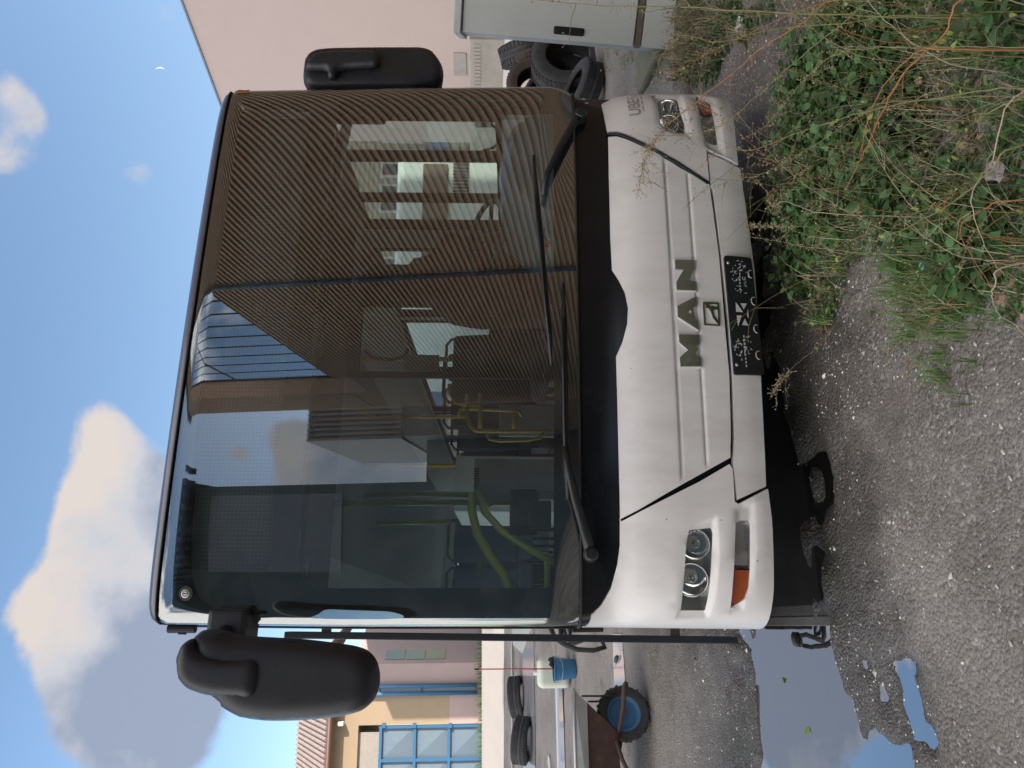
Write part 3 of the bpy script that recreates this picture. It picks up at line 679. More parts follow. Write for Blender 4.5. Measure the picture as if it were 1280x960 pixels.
panel('mirror_glass', ccw(rounded(vo, .04)), M_chrome, ml, mapper=lambda a, b, off=0: Vector((a, -.18+.085*.7+.004+off, b)), thick=.004, step=.08)
ar = MB(); a = by(255, 778, .1); b = by(305, 778, .1); ar.b2((-1.33, .12, b.z), (-1.20, .30, a.z)); ar.tube([(-1.27,.2,a.z-.08),(-1.36,-.08,a.z-.07)], .035, 10); ar.build('mirror_arm', M_plast, ml, bevel=.02, seg=3)
ZR = zo(360, 0, 3.2)
mr_ = pillow('wing_mirror', onp(ZR([(60,305),(66,262),(82,232),(115,214),(170,207),(350,204),(540,204),(580,216),(612,250),(623,290),(620,330),(600,352),(520,372),(90,372),(66,345)]), .30), mplane(.30), .06, M_plast, bus, step=.014, back=1.6, edge=.05)
tag(mr_, 'slim black mirror housing outside the driver side')
pillow('mirror_cap', onp(ZR([(68,275),(100,220),(170,210),(330,208),(360,215),(370,245),(355,270),(230,276),(200,285),(190,316),(160,316),(158,282),(84,282)]), .22), mplane(.22), .03, M_plast, mr_, step=.012, back=.9, edge=.03)
ar = MB(); a = by(400, 110, .1); b = by(470, 110, .1); ar.b2((1.2,.34,b.z),(1.36,.42,a.z)); ar.build('mirror_arm', M_plast, mr_, bevel=.02, seg=3)
# small camera lamp hanging off the roof corner
a = by(226, 787, .30); mb = MB(); mb.tube([by(210,786,.3), by(245,786,.3)], .017, 12); mb.box(by(228,791,.3), (.014,.02,.03)); mb.build('side_camera', M_seam, bus, smooth=False, bevel=.003)
# round parking sensor on the screen and a paint blemish at the other corner
s_, z_ = hit(232, 742); p = surf(s_, z_, -.001); nq = (surf(s_, z_, 0)-surf(s_, z_, .05)).normalized(); Mx = Matrix.Translation(p) @ nq.to_track_quat('Z','Y').to_matrix().to_4x4()
mb = MB(); mb.lathe([(.0001,.004),(.012,.004),(.016,.003),(.017,.0)], Mx, 24); o = mb.build('round_sensor', M_greyl, bus, smooth=True)
mb = MB(); mb.lathe([(.0095,.0045),(.011,.0065),(.0125,.0045)], Mx, 24); mb.box(Mx @ Vector((0,0,.004)), (.003,.004,.016)); mb.build('sensor_ring', M_dark, o, smooth=True)
panel('sensor_pad', ccw([(s_+.028*math.cos(a), z_+.028*math.sin(a)) for a in np.linspace(0, 2*math.pi, 24, endpoint=False)]), mat('pad_grey', (.03,.03,.03), .6), o, off=.0, thick=.002, step=.03)
bl = ccw(H([(292,106),(300,103),(310,104),(312,109),(306,113),(299,112)])); panel('paint_chip', bl, mat('blemish_tan', (.35,.16,.05), .7, var=.3, vscale=80), bus, off=-.001, thick=.002, step=.01)
# wipers
def wiper(arm, blade, hub, w0):
    A_ = [surf(*hit(x, y), -o_) for x, y, o_ in arm]; mb = MB(); n_ = len(A_); mb.tube(A_, [w0*(1-.5*i/(n_-1)) for i in range(n_)], 8, flat=.5, up=(0,-1,0)); w = mb.build('wiper', M_plast2, bus, smooth=True)
    mb = MB(); h_ = surf(*hit(*hub), -.03); mb.lathe([(.0001,.03),(.022,.028),(.030,.018),(.032,-.03)], Matrix.Translation(h_) @ Matrix.Rotation(R(90), 4, 'X'), 20); mb.build('wiper_pivot', M_plast2, w, auto=40)
    B_ = [surf(*hit(x, y), -.022) for x, y in blade]; mb = MB(); k = len(B_); mb.tube(B_, [.006]+[.012]*(k-2)+[.005], 8, flat=.8, up=(0,-1,0)); mb.tube([p+Vector((0,.012,-.004)) for p in B_], .004, 5)
    B2 = B_[1:-1]; mb.tube([p+Vector((0,-.012,.006)) for p in B2], .005, 6); mb.build('wiper_blade', M_plast2, w, smooth=True)
wiper([(737,697,.035),(730,668,.045),(718,625,.05),(709,585,.05),(706,560,.04)], [(704,356),(705,400),(706,470),(707,540),(709,590),(709,625)], (737,692), .024)
wiper([(723,148,.035),(714,165,.045),(698,195,.05),(684,225,.05),(679,250,.04)], [(667,198),(671,250),(677,310),(682,370),(687,420),(689,458)], (724,150), .022)
mb = MB(); 
for q in [(667,198),(671,250)]: pass
# letters, emblem, small lettering
ZB = zo(830, 310, 5.646)
def letter(name, pts, holes=()):
    out = ccw(H(ZB(pts))); ho = [ccw(H(ZB(h))) for h in holes]
    return panel(name, out, M_letter, bus, holes=ho, off=-.006, thick=.016, step=.025, auto=20)
Nl = [(75,88),(212,90),(214,150),(165,236),(220,238),(225,303),(88,297),(85,243),(137,155),(78,150)]
Al = [(222,345),(232,408),(198,425),(212,500),(238,518),(242,580),(97,487),(93,412)]
Ml = [(104,612),(246,616),(249,682),(214,690),(240,715),(213,762),(258,770),(262,838),(115,838),(111,775),(168,722),(107,668)]
for nm, lt, hl in (('letter', Nl, ()), ('letter', Al, ([(160,457),(188,438),(194,474)],)), ('letter', Ml, ())): letter(nm, lt, hl)
sh = lambda pts, d: [(x+d[0], y+d[1]) for x, y in pts]
for lt, hl in ((Nl, ()), (Al, ()), (Ml, ())):    # pale plastic carrier standing a little proud round each letter
    c = np.mean(H(ZB(lt)), 0); po = [tuple(c+(np.array(p)-c)*1.06) for p in H(ZB(lt))]
    panel('letter_base', ccw(po), M_white, bus, off=-.001, thick=.01, step=.03, auto=20)
fo = H(ZB([(272,383),(386,387),(395,552),(282,545)])); fi = H(ZB([(284,394),(376,398),(384,543),(292,536)]))
em = panel('emblem', ccw(rounded(fo, .004)), M_letter, bus, holes=[ccw(fi)], off=-.003, thick=.009, step=.02, auto=20)
panel('emblem_field', ccw(fi), M_white, em, off=.002, thick=.006, step=.03)
lion = [(290,398),(302,390),(314,398),(326,412),(350,412),(366,420),(378,405),(384,412),(376,436),(352,436),(346,452),(350,478),(366,496),(384,528),(382,540),(364,518),(344,494),(338,474),(330,452),(318,432),(308,422),(300,428),(292,418),(300,408)]
panel('emblem_lion', ccw(H(ZB(lion))), M_letter, em, off=-.004, thick=.007, step=.015, auto=20)
M_ink = mat('badge_grey', (.30,.28,.28), .5)
V, F = text_mesh('UBE', .074, .001, .0022); V2, F2 = text_mesh('Star', .074, .001, -.0012)
w1 = max(v.x for v in V)
s0, z0 = hit(801, 144)
def badge(V, F, dx, k=1.0):
    mb = MB(); mb.add([surf(s0+(v.x+dx)*k, z0+v.y, -.0005-v.z) for v in V], F); return mb
b1 = badge(V, F, 0); b1.add(badge(V2, F2, w1+.004).v, F2); tag(b1.build('badge_text', M_ink, bus), 'grey lettering on the driver side corner')
p = MB(); p.add([surf(s0+.03+i*.012, z0-.018+dz, -.001) for i in range(17) for dz in (0, .006)], [(2*i, 2*i+2, 2*i+3, 2*i+1) for i in range(0, 16) if i % 4 != 3]); p.build('badge_small_text', M_ink, bus)
# number plate holder with its many small openings
pl = ccw(rounded(H([(904,321),(937,324),(953,470),(917,469)]), .012))
ph = panel('plate_holder', pl, M_plast2, bus, off=-.012, thick=.022, step=.04, auto=20)
mkp = MB()
def mark(pts):
    q = ccw(H(ZB(pts))); mkp.add([surf(*v_, -.0155) for v_ in q], [tuple(range(len(q)))])
for t in ([(497,390),(500,460),(546,463)], [(527,400),(573,402),(551,443)], [(579,438),(587,512),(571,481)], [(504,485),(538,487),(514,562)], [(558,508),(582,556),(539,554)]): mark(t)
rr = random.Random(5)
for base, sg in ((200, 1), (705, -1)):
    for i in range(46):
        u = rr.gauss(0, 1); cx_ = 520+base*0+rr.uniform(-62, 75)*(1-.35*min(1, abs(u))); cy_ = (base+u*52)
        cx_ += (base-200)*.045*1.0
        if not (95 < cy_ < 345 or 605 < cy_ < 865): continue
        if i % 3: a_, b_ = rr.uniform(3, 6), rr.uniform(6, 18)
        else: a_, b_ = rr.uniform(8, 20), rr.uniform(3, 5)
        mark([(cx_-a_/2, cy_-b_/2), (cx_+a_/2, cy_-b_/2), (cx_+a_/2, cy_+b_/2), (cx_-a_/2, cy_+b_/2)])
for i in range(9): mark([(518+i*.5, 120+i*22), (526+i*.5, 120+i*22), (526+i*.5, 132+i*22), (518+i*.5, 132+i*22)]); mark([(548+i*2.2, 625+i*26), (556+i*2.2, 625+i*26), (556+i*2.2, 640+i*26), (548+i*2.2, 640+i*26)])
mkp.build('plate_openings', mat('plate_white', (.55,.56,.58), .5), ph)
cl_ = MB()
for yy, xx in ((195, 600), (385, 622), (580, 640), (765, 655)):
    c = hit(*ZB([(xx, yy)])[0]); cl_.tube([surf(c[0]+.018*math.cos(a), c[1]+.012*math.sin(a), -.016) for a in np.linspace(-.3, math.pi+.3, 9)], .0022, 5)
cl_.build('plate_clip', M_greyp, ph, smooth=True)
for xx, yy in ((447,113),(508,830)):
    sc_ = MB()
    c = hit(*ZB([(xx, yy)])[0]); sc_.lathe([(.0001,.006),(.006,.005),(.008,0)], Matrix.Translation(surf(*c, -.013)) @ Matrix.Rotation(R(90), 4, 'X'), 12); sc_.build('screw', M_steel, ph, smooth=True)
# wheels
for sx in (-1, 1):
    for yy in (2.7, 8.6):
        Mx = Matrix.Translation((sx*.97, yy, .48)) @ Matrix.Rotation(R(90)*sx, 4, 'Y')
        mb = MB(); mb.lathe([(.29,-.13),(.36,-.14),(.45,-.13),(.48,-.10),(.485,.10),(.45,.13),(.36,.14),(.29,.13)], Mx, 40, closed=True); w = mb.build('wheel', M_rub, bus, auto=40)
        mb = MB(); mb.lathe([(.0001,.05),(.08,.06),(.10,.02),(.2,.0),(.26,.08),(.29,.12),(.29,-.12)], Mx, 32); mb.build('rim', M_steel, w, auto=40)
mb = MB(); mb.b2((-1.15,.5,.40),(1.15,YB,.44)); mb.b2((-1.0,.35,.36),(1.0,.5,.42)); mb.build('underbody', M_seam, bus)

# ------------------------------------------------------------------ ground: one sheet, gravel yard rising gently to the buildings
CX, CY = -1.243, -2.973
def tz0(x, y):
    d = np.hypot(np.asarray(x)-CX, np.asarray(y)-CY); q = np.clip((d-5)/15, 0, 1); f = np.clip((np.asarray(y)+3)/2, 0, 1); f = f*f*(3-2*f)
    return 1.3*q**1.5*f
PUD = np.array([(-1.22,1.15),(-1.5,1.32),(-1.9,1.22),(-2.4,1.3),(-3.2,1.5),(-3.3,.4),(-2.3,-.15),(-1.66,-.26),(-1.48,-.18),(-1.34,.0),(-1.15,.18),(-.90,.24),(-.5,.30),(0,.34),(.7,.5),(1.0,.9),(.9,2.2),(-1.0,2.4)])
PUD2 = np.array([(-1.36,2.05),(-1.6,1.98),(-1.85,2.4),(-1.6,2.7),(-1.38,2.5)])
def vnoise(x, y, seed, cell):                  # smooth value noise on a lattice, vectorised
    r = np.random.RandomState(seed).rand(256, 256); u = x/cell; v = y/cell; i = np.floor(u).astype(int); j = np.floor(v).astype(int); a = u-i; b = v-j
    a = a*a*(3-2*a); b = b*b*(3-2*b); g = lambda p, q: r[p % 256, q % 256]
    return g(i,j)*(1-a)*(1-b)+g(i+1,j)*a*(1-b)+g(i,j+1)*(1-a)*b+g(i+1,j+1)*a*b
def relief(x, y):
    P_ = np.stack([x, y], 1); h = np.zeros(len(x)); nearm = (x > -5) & (x < 4) & (y > -3) & (y < 5)
    if nearm.any():
        s1 = sd(P_[nearm], PUD); s2 = sd(P_[nearm], PUD2); xn, yn = x[nearm], y[nearm]; s1 = s1+(vnoise(xn, yn, 51, .33)-.5)*.44+(vnoise(xn, yn, 52, .10)-.5)*.38; t = np.clip((s1+.30)/.60, 0, 1); t2 = np.clip((s2+.08)/.2, 0, .42)
        h[nearm] -= .060*t*t*(3-2*t)+.046*t2*t2*(3-2*t2)
    return h
def tz(x, y):
    x = np.atleast_1d(np.asarray(x, float)); y = np.atleast_1d(np.asarray(y, float))
    far = np.clip(1-np.hypot(x, y)/14, 0, 1)
    n_ = (vnoise(x, y, 1, .55)-.5)*.026+(vnoise(x, y, 2, .16)-.5)*.020+(vnoise(x, y, 3, .05)-.5)*.008+(vnoise(x, y, 4, .022)-.5)*.006
    return tz0(x, y)+relief(x, y)+n_*far
def gz(x, y): return float(tz(x, y)[0])
def ground_at(px, py):                         # where the ray through a photo pixel meets the ground
    d = ray(CW, px, py); o = camloc(CW); t = .8
    g = lambda p: float(tz0(p.x, p.y))+float(relief(np.array([p.x]), np.array([p.y]))[0])
    while t < 60:
        if (o+d*t).z < g(o+d*t): break
        t += .1
    lo, hi = t-.1, t
    for _ in range(20):
        m_ = (lo+hi)/2
        if (o+d*m_).z < g(o+d*m_): hi = m_
        else: lo = m_
    return o+d*hi
xs = np.concatenate([-np.geomspace(900, 3.3, 46), np.arange(-3.2, 3.6, .021), np.geomspace(3.7, 900, 46)])
ys = np.concatenate([-np.geomspace(900, 1.75, 30), np.arange(-1.7, 2.9, .021), np.arange(2.9, 9, .08), np.geomspace(9.1, 900, 60)])
X, Y = np.meshgrid(xs, ys); nx, ny = len(xs), len(ys); Zv = tz(X.ravel(), Y.ravel())
V = np.stack([X.ravel(), Y.ravel(), Zv], 1).astype(np.float32)
ii = np.arange(nx*ny).reshape(ny, nx); Q = np.stack([ii[:-1,:-1].ravel(), ii[:-1,1:].ravel(), ii[1:,1:].ravel(), ii[1:,:-1].ravel()], 1).astype(np.int32)
def fast_mesh(name, V, Q, m, smooth=True, k=4):
    me = bpy.data.meshes.new(name); me.vertices.add(len(V)); me.vertices.foreach_set('co', np.asarray(V, np.float32).ravel())
    me.loops.add(len(Q)*k); me.loops.foreach_set('vertex_index', np.asarray(Q, np.int32).ravel())
    me.polygons.add(len(Q)); me.polygons.foreach_set('loop_start', np.arange(len(Q), dtype=np.int32)*k); me.update(calc_edges=True)
    me.polygons.foreach_set('use_smooth', [smooth]*len(Q)); me.materials.append(m)
    o = bpy.data.objects.new(name, me); COL.objects.link(o); return o
m = bpy.data.materials.new('gravel_ground'); m.use_nodes = True; t = m.node_tree; n = t.nodes; l = t.links; b = n['Principled BSDF']
c = n.new('ShaderNodeTexCoord')
def vor(scale, feat='F1', rnd=1.0):
    v = n.new('ShaderNodeTexVoronoi'); v.inputs['Scale'].default_value = scale; v.feature = feat; v.inputs['Randomness'].default_value = rnd; l.new(c.outputs['Object'], v.inputs['Vector']); return v
def noi(s, d=6, r=.6):
    q = n.new('ShaderNodeTexNoise'); q.inputs['Scale'].default_value = s; q.inputs['Detail'].default_value = d; q.inputs['Roughness'].default_value = r; l.new(c.outputs['Object'], q.inputs[0]); return q.outputs[0]
def ramp(src, pts):
    r = n.new('ShaderNodeValToRGB'); e = r.color_ramp.elements
    for i, (p, co) in enumerate(pts):
        q = e[i] if i < 2 else e.new(p)
        q.position = p; q.color = (*co, 1)
    l.new(src, r.inputs[0]); return r.outputs[0]
def mixc(f, a, b_, bt='MIX'):
    x = n.new('ShaderNodeMix'); x.data_type = 'RGBA'; x.blend_type = bt
    for s_, v in ((x.inputs['Factor'], f), (x.inputs['A'], a), (x.inputs['B'], b_)):
        if isinstance(v, (int, float)): s_.default_value = v
        elif isinstance(v, tuple): s_.default_value = (*v, 1)
        else: l.new(v, s_)
    return x.outputs['Result']
v1 = vor(80); v2 = vor(190); v3 = vor(34); sepc = n.new('ShaderNodeSeparateColor'); l.new(v1.outputs['Color'], sepc.inputs[0]); sep2 = n.new('ShaderNodeSeparateColor'); l.new(v2.outputs['Color'], sep2.inputs[0])
stone1 = ramp(sepc.outputs[0], [(0,(.08,.07,.06)),(1,(.66,.62,.58)),(.35,(.17,.15,.135)),(.68,(.29,.26,.235)),(.88,(.42,.385,.355))])
stone2 = ramp(sep2.outputs[1], [(0,(.07,.06,.052)),(1,(.52,.48,.45)),(.5,(.19,.168,.148)),(.85,(.30,.27,.245))])
col_ = mixc(mathn('GREATER_THAN', sepc.outputs[1], .45, n, l), stone1, stone2)
sep3 = n.new('ShaderNodeSeparateColor'); l.new(v3.outputs['Color'], sep3.inputs[0])
pebm = mathn('MULTIPLY', mathn('GREATER_THAN', sep3.outputs[0], .86, n, l), mathn('LESS_THAN', v3.outputs['Distance'], .36, n, l), n, l)
col_ = mixc(pebm, col_, ramp(sep3.outputs[1], [(0,(.16,.15,.14)),(1,(.60,.57,.55))]))
big = noi(1.1, 5, .55); med = noi(5, 6, .65)
col_ = mixc(.42, col_, (.034,.030,.027))
col_ = mixc(mathn('MULTIPLY', ramp(med, [(.42,(0,0,0)),(.62,(1,1,1))]), .65, n, l), col_, (.115,.10,.082))
col_ = mixc(ramp(big, [(.38,(.85,.85,.85)),(.66,(0,0,0))]), col_, mixc(.5, col_, (.48,.44,.41)))
# pale worn concrete further up the yard
sx = n.new('ShaderNodeSeparateXYZ'); l.new(c.outputs['Object'], sx.inputs[0])
mrf = n.new('ShaderNodeMapRange'); mrf.inputs[1].default_value = 1.6; mrf.inputs[2].default_value = 6.0; l.new(sx.outputs['Y'], mrf.inputs[0])
col_ = mixc(mathn('MULTIPLY', mrf.outputs[0], .72, n, l), col_, mixc(.5, (.44,.40,.37), col_))
# damp zone round the water and along the nose of the bus: darker and smoother
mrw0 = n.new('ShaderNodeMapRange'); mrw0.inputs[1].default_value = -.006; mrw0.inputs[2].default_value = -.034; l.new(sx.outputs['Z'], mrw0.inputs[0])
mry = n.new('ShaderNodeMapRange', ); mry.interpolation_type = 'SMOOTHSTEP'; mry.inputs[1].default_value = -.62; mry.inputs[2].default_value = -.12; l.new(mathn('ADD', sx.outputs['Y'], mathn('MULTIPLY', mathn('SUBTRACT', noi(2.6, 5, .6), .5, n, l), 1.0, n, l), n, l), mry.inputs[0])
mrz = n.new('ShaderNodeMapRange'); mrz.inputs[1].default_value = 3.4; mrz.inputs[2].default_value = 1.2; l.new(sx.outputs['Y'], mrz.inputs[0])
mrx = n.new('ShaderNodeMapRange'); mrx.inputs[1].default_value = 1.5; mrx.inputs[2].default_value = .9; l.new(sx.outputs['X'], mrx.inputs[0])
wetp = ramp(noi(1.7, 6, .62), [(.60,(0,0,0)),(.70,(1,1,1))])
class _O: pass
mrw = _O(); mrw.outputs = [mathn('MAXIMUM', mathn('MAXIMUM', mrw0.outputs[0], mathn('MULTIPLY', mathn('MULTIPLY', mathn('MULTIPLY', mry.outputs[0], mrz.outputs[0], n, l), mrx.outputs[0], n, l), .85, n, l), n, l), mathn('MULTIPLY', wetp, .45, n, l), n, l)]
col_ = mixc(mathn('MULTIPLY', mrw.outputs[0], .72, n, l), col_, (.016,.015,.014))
moss = ramp(noi(2.3, 5, .6), [(.56,(0,0,0)),(.70,(1,1,1))]); col_ = mixc(mathn('MULTIPLY', moss, .5, n, l), col_, (.055,.062,.022))
l.new(col_, b.inputs['Base Color'])
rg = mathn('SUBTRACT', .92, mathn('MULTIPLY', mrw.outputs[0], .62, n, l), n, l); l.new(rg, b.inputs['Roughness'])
hgt = mathn('ADD', mathn('MULTIPLY', mathn('SUBTRACT', 1.0, v1.outputs['Distance'], n, l), 1.0, n, l), mathn('MULTIPLY', sepc.outputs[2], .5, n, l), n, l)
bp = n.new('ShaderNodeBump'); bp.inputs['Distance'].default_value = .012; bp.inputs['Strength'].default_value = 1.0; l.new(hgt, bp.inputs['Height'])
bp2 = n.new('ShaderNodeBump'); bp2.inputs['Distance'].default_value = .004; l.new(noi(300, 3), bp2.inputs['Height']); l.new(bp.outputs[0], bp2.inputs['Normal']); l.new(bp2.outputs[0], b.inputs['Normal'])
tag(fast_mesh('ground', V, Q, m), kind='structure')

# water lying in the hollows
mw = mat('puddle_water', (.010,.010,.009), .015, spec=.8, ior=1.33)
for nod in mw.node_tree.nodes:
    if nod.type == 'BSDF_PRINCIPLED':
        for lk in list(mw.node_tree.links):
            if lk.to_node == nod and lk.to_socket.name == 'Roughness': mw.node_tree.links.remove(lk)
        nod.inputs['Roughness'].default_value = .02; nod.inputs['IOR'].default_value = 3.2; nod.inputs['Coat Weight'].default_value = .5; nod.inputs['Coat Roughness'].default_value = 0
nq_ = mw.node_tree.nodes; bq_ = nq_.new('ShaderNodeBump'); bq_.inputs['Distance'].default_value = .0012; tq_ = nq_.new('ShaderNodeTexNoise'); tq_.inputs['Scale'].default_value = 14; mw.node_tree.links.new(tq_.outputs[0], bq_.inputs['Height'])
for nod in nq_:
    if nod.type == 'BSDF_PRINCIPLED': mw.node_tree.links.new(bq_.outputs[0], nod.inputs['Normal']); mw.node_tree.links.new(bq_.outputs[0], nod.inputs['Coat Normal'])
mb = MB(); mb.add([(-3.8,-.6,-.036),(1.6,-.6,-.036),(1.6,3.3,-.036),(-3.8,3.3,-.036)], [(0,1,2,3)])
tag(mb.build('puddle', mw), kind='structure')

# loose stones
def stones(name, pts, sizes, mt, flat=.6):
    base = np.array([(1,0,0),(-1,0,0),(0,1,0),(0,-1,0),(0,0,1),(0,0,-1)], float); tri = np.array([(0,2,4),(2,1,4),(1,3,4),(3,0,4),(2,0,5),(1,2,5),(3,1,5),(0,3,5)])
    Vs, Fs = [], []; k = len(pts); rs = np.random.RandomState(3)
    a = rs.rand(k)*2*np.pi; J = 1+.35*(rs.rand(k, 6, 3)-.5)*2; B_ = base[None]*J*np.array([1,.75,flat]); B_[:,:,0] += .25*(rs.rand(k,6)-.5)
    ca, sa = np.cos(a)[:,None], np.sin(a)[:,None]; x = B_[:,:,0]*ca-B_[:,:,1]*sa; y = B_[:,:,0]*sa+B_[:,:,1]*ca
    P_ = np.stack([x, y, B_[:,:,2]], 2)*np.asarray(sizes)[:,None,None]; P_ += np.asarray(pts)[:,None,:]
    F_ = tri[None]+np.arange(k)[:,None,None]*6
    return fast_mesh(name, P_.reshape(-1, 3), F_.reshape(-1, 3), mt, False, 3)
rs = np.random.RandomState(11); k = 26000
x = rs.uniform(-3.2, 3.0, k); y = -1.7+4.6*rs.rand(k)**1.2; keep = rs.rand(k) < .25+.75*(vnoise(x, y, 9, .35) > .45); x, y = x[keep], y[keep]
sz = .0028+.0045*rs.rand(len(x))**3+.010*(rs.rand(len(x)) > .992); zz = tz(x, y)
k0 = zz > -.045; x, y, zz, sz = x[k0], y[k0], zz[k0], sz[k0]
M_st = mat('loose_stone', (.40,.375,.355), .85, island=.8)
tag(stones('gravel', np.stack([x, y, zz+sz*.2], 1), sz, M_st), 'loose grey gravel strewn over the yard in front of the bus', 'gravel', kind='stuff')
# a few big pale pebbles one can pick out
M_peb = mat('pale_pebble', (.52,.50,.48), .7, var=.1)
for px, py, r_ in [(1193,435,.012),(1222,430,.014),(1130,442,.013),(1120,450,.008),(1062,610,.010),(1255,565,.016),(1262,598,.014),(1205,643,.010),(1138,480,.008),(1249,733,.013),(1080,704,.009),(1268,805,.014),(1063,310,.013),(1090,300,.012),(1127,345,.014),(1254,533,.016),(1062,255,.014),(1251,762,.010)]:
    p = ground_at(px, py); p.z = gz(p.x, p.y); o = stones('pebble', [(0,0,0)], [r_], M_peb); o.location = (p.x, p.y, p.z+r_*.25); q = o.modifiers.new('s', 'SUBSURF'); q.levels = q.render_levels = 2
    tag(o, 'small pale pebble lying loose on the dark gravel before the bus', 'pebble', 'pale pebbles on the gravel')

# ------------------------------------------------------------------ buildings on the left
M_peach = mat('render_peach', (.36,.285,.20), .9, var=.06, vscale=.8, bump=.002, bscale=60, dirt=.35, dirtcol=(.30,.23,.17), dscale=1.1)
M_pink = mat('render_pink', (.42,.33,.325), .9, var=.05, vscale=.9, bump=.002, bscale=60, dirt=.35, dirtcol=(.33,.27,.26), dscale=1.2)
M_bluep = mat('blue_paint', (.045,.15,.30), .45, var=.1, vscale=20, dirt=.25)
M_zinc = mat('zinc_sheet', (.17,.24,.31), .5, .3, var=.15, vscale=3, dirt=.4)
M_conc = mat('concrete', (.34,.32,.30), .9, var=.12, vscale=3, bump=.004, bscale=30, dirt=.5, dirtcol=(.16,.15,.13), dscale=2)
M_tile = mat('roof_tile', (.27,.225,.21), .85, var=.25, vscale=5, bump=.01, bscale=20, dirt=.4)
M_winglass = mat('window_glass', (.03,.035,.04), .05, spec=.9, coat=.5)
M_white2 = mat('white_frame', (.6,.6,.6), .5)
FY = 21.0
def fp(px, py, y=FY): return wplane(px, py, (0, y, 0), Vector((0,1,0)))
gar = empty('garage_building', (-5.5, FY, 1.25), 'peach rendered garage building with a large blue framed metal door left of the bus', 'building')
gar_inv = Matrix.Translation(-Vector((-5.5, FY, 1.25)))
def put(o):                                    # keep world coordinates under an Empty that is not at the origin
    p = o.parent
    if p is not None: o.matrix_parent_inverse = p.matrix_basis.inverted() if not p.parent else Matrix.Identity(4)
    return o
a = fp(408, 960); xR = fp(600, 867).x; ez = fp(409, 925).z; xd0 = fp(540, 905).x; zdt = fp(473, 930).z; zb = 1.0; zband = fp(562, 880).z
mb = MB(); mb.b2((-12, FY, zb), (xd0-3.6, FY+6, ez)); mb.b2((xd0, FY, zband+.001), (xR, FY+6, ez)); mb.b2((xd0-3.6, FY, fp(447,930).z), (xd0-.001, FY+6, ez-.001)); put(mb.build('wall', M_peach, gar))
mb = MB(); mb.b2((xd0, FY-.004, zb), (xR, FY+6, zband)); tag(put(mb.build('wall_base', M_pink, gar)), 'pink painted lower band of the wall')
mb = MB(); mb.b2((xd0-3.6, FY+.1, zdt), (xd0-.2, FY+.2, fp(447,930).z)); put(mb.build('lintel_panel', M_conc, gar))
df_ = MB(); xs_ = [xd0-.06-i*(3.5/4) for i in range(5)]; zs_ = [1.28, fp(561, 930).z, fp(518, 930).z, zdt-.05]
for x_ in xs_: df_.b2((x_-.04, FY+.02, 1.2), (x_+.04, FY+.10, zdt))
for z_ in zs_: df_.b2((xs_[-1], FY+.015, z_-.04), (xs_[0], FY+.095, z_+.04))
dd_ = put(df_.build('garage_door', M_bluep, gar))
for i in range(4):
    for j in range(3):
        x0, x1, z0, z1 = xs_[i+1]+.04, xs_[i]-.04, zs_[j]+.04, zs_[j+1]-.04; xc, zc = (x0+x1)/2, (z0+z1)/2
        q = MB(); q.add([(x0,FY+.09,z0),(x1,FY+.09,z0),(x1,FY+.09,z1),(x0,FY+.09,z1),(xc,FY+.03,zc)], [(0,1,4),(1,2,4),(2,3,4),(3,0,4)]); o = q.build('door_panel', M_zinc, dd_); put(o); o.matrix_parent_inverse = gar.matrix_basis.inverted() @ Matrix.Identity(4) if False else o.matrix_parent_inverse
for px in (480, 518, 563): 
    q = fp(px, 905); mbh = MB(); mbh.b2((q.x-.1, FY-.02, q.z-.05), (q.x+.03, FY+.04, q.z+.05)); mbh.build('hinge', M_bluep, dd_)
mb = MB(); zr = fp(380, 940).z; mb.add([(-12.2, FY-.35, ez-.05), (xR+.3, FY-.35, ez-.05), (xR+.3, FY+3.2, ez+1.5), (-12.2, FY+3.2, ez+1.5), (-12.2,FY-.35,ez-.12),(xR+.3,FY-.35,ez-.12),(xR+.3,FY+6.4,ez-.1),(-12.2,FY+6.4,ez-.1)], [(0,1,2,3),(4,5,1,0),(3,2,6,7),(1,5,6,2),(0,3,7,4)])
for i in range(60): mb.tube([(-12.1+i*.145, FY-.37, ez-.03), (-12.1+i*.145, FY+3.2, ez+1.53)], .045, 6)
rf = put(mb.build('roof', M_tile, gar))
mb = MB(); mb.tube([(-12.2, FY-.42, ez-.12), (xR+.3, FY-.42, ez-.12)], .07, 8); put(mb.build('gutter', mat('brown_pipe', (.10,.05,.045), .5), gar, smooth=True))
q = fp(427, 904); mb = MB(); mb.box((q.x, FY-.12, q.z), (.12,.24,.18)); put(mb.build('wall_lamp', M_white2, gar, bevel=.03))
for py in (856.5, 866.5):
    q = fp(540, py); mb = MB(); mb.tube([(q.x, FY-.08, 1.42), (q.x, FY-.08, ez)], .055, 10); put(mb.build('downpipe', M_bluep, gar, smooth=True))
mb = MB(); x0, x1 = fp(540, 865).x, fp(540, 858).x
mb.b2((x0+.02, FY-.05, 1.5), (x1-.02, FY, 3.0)); mb.b2((x0+.02, FY-.05, 3.05), (x1-.02, FY, 4.2)); mb.b2((x0+.02, FY-.05, 4.25), (x1-.02, FY, 5.6)); put(mb.build('strip_window', M_zinc, gar))

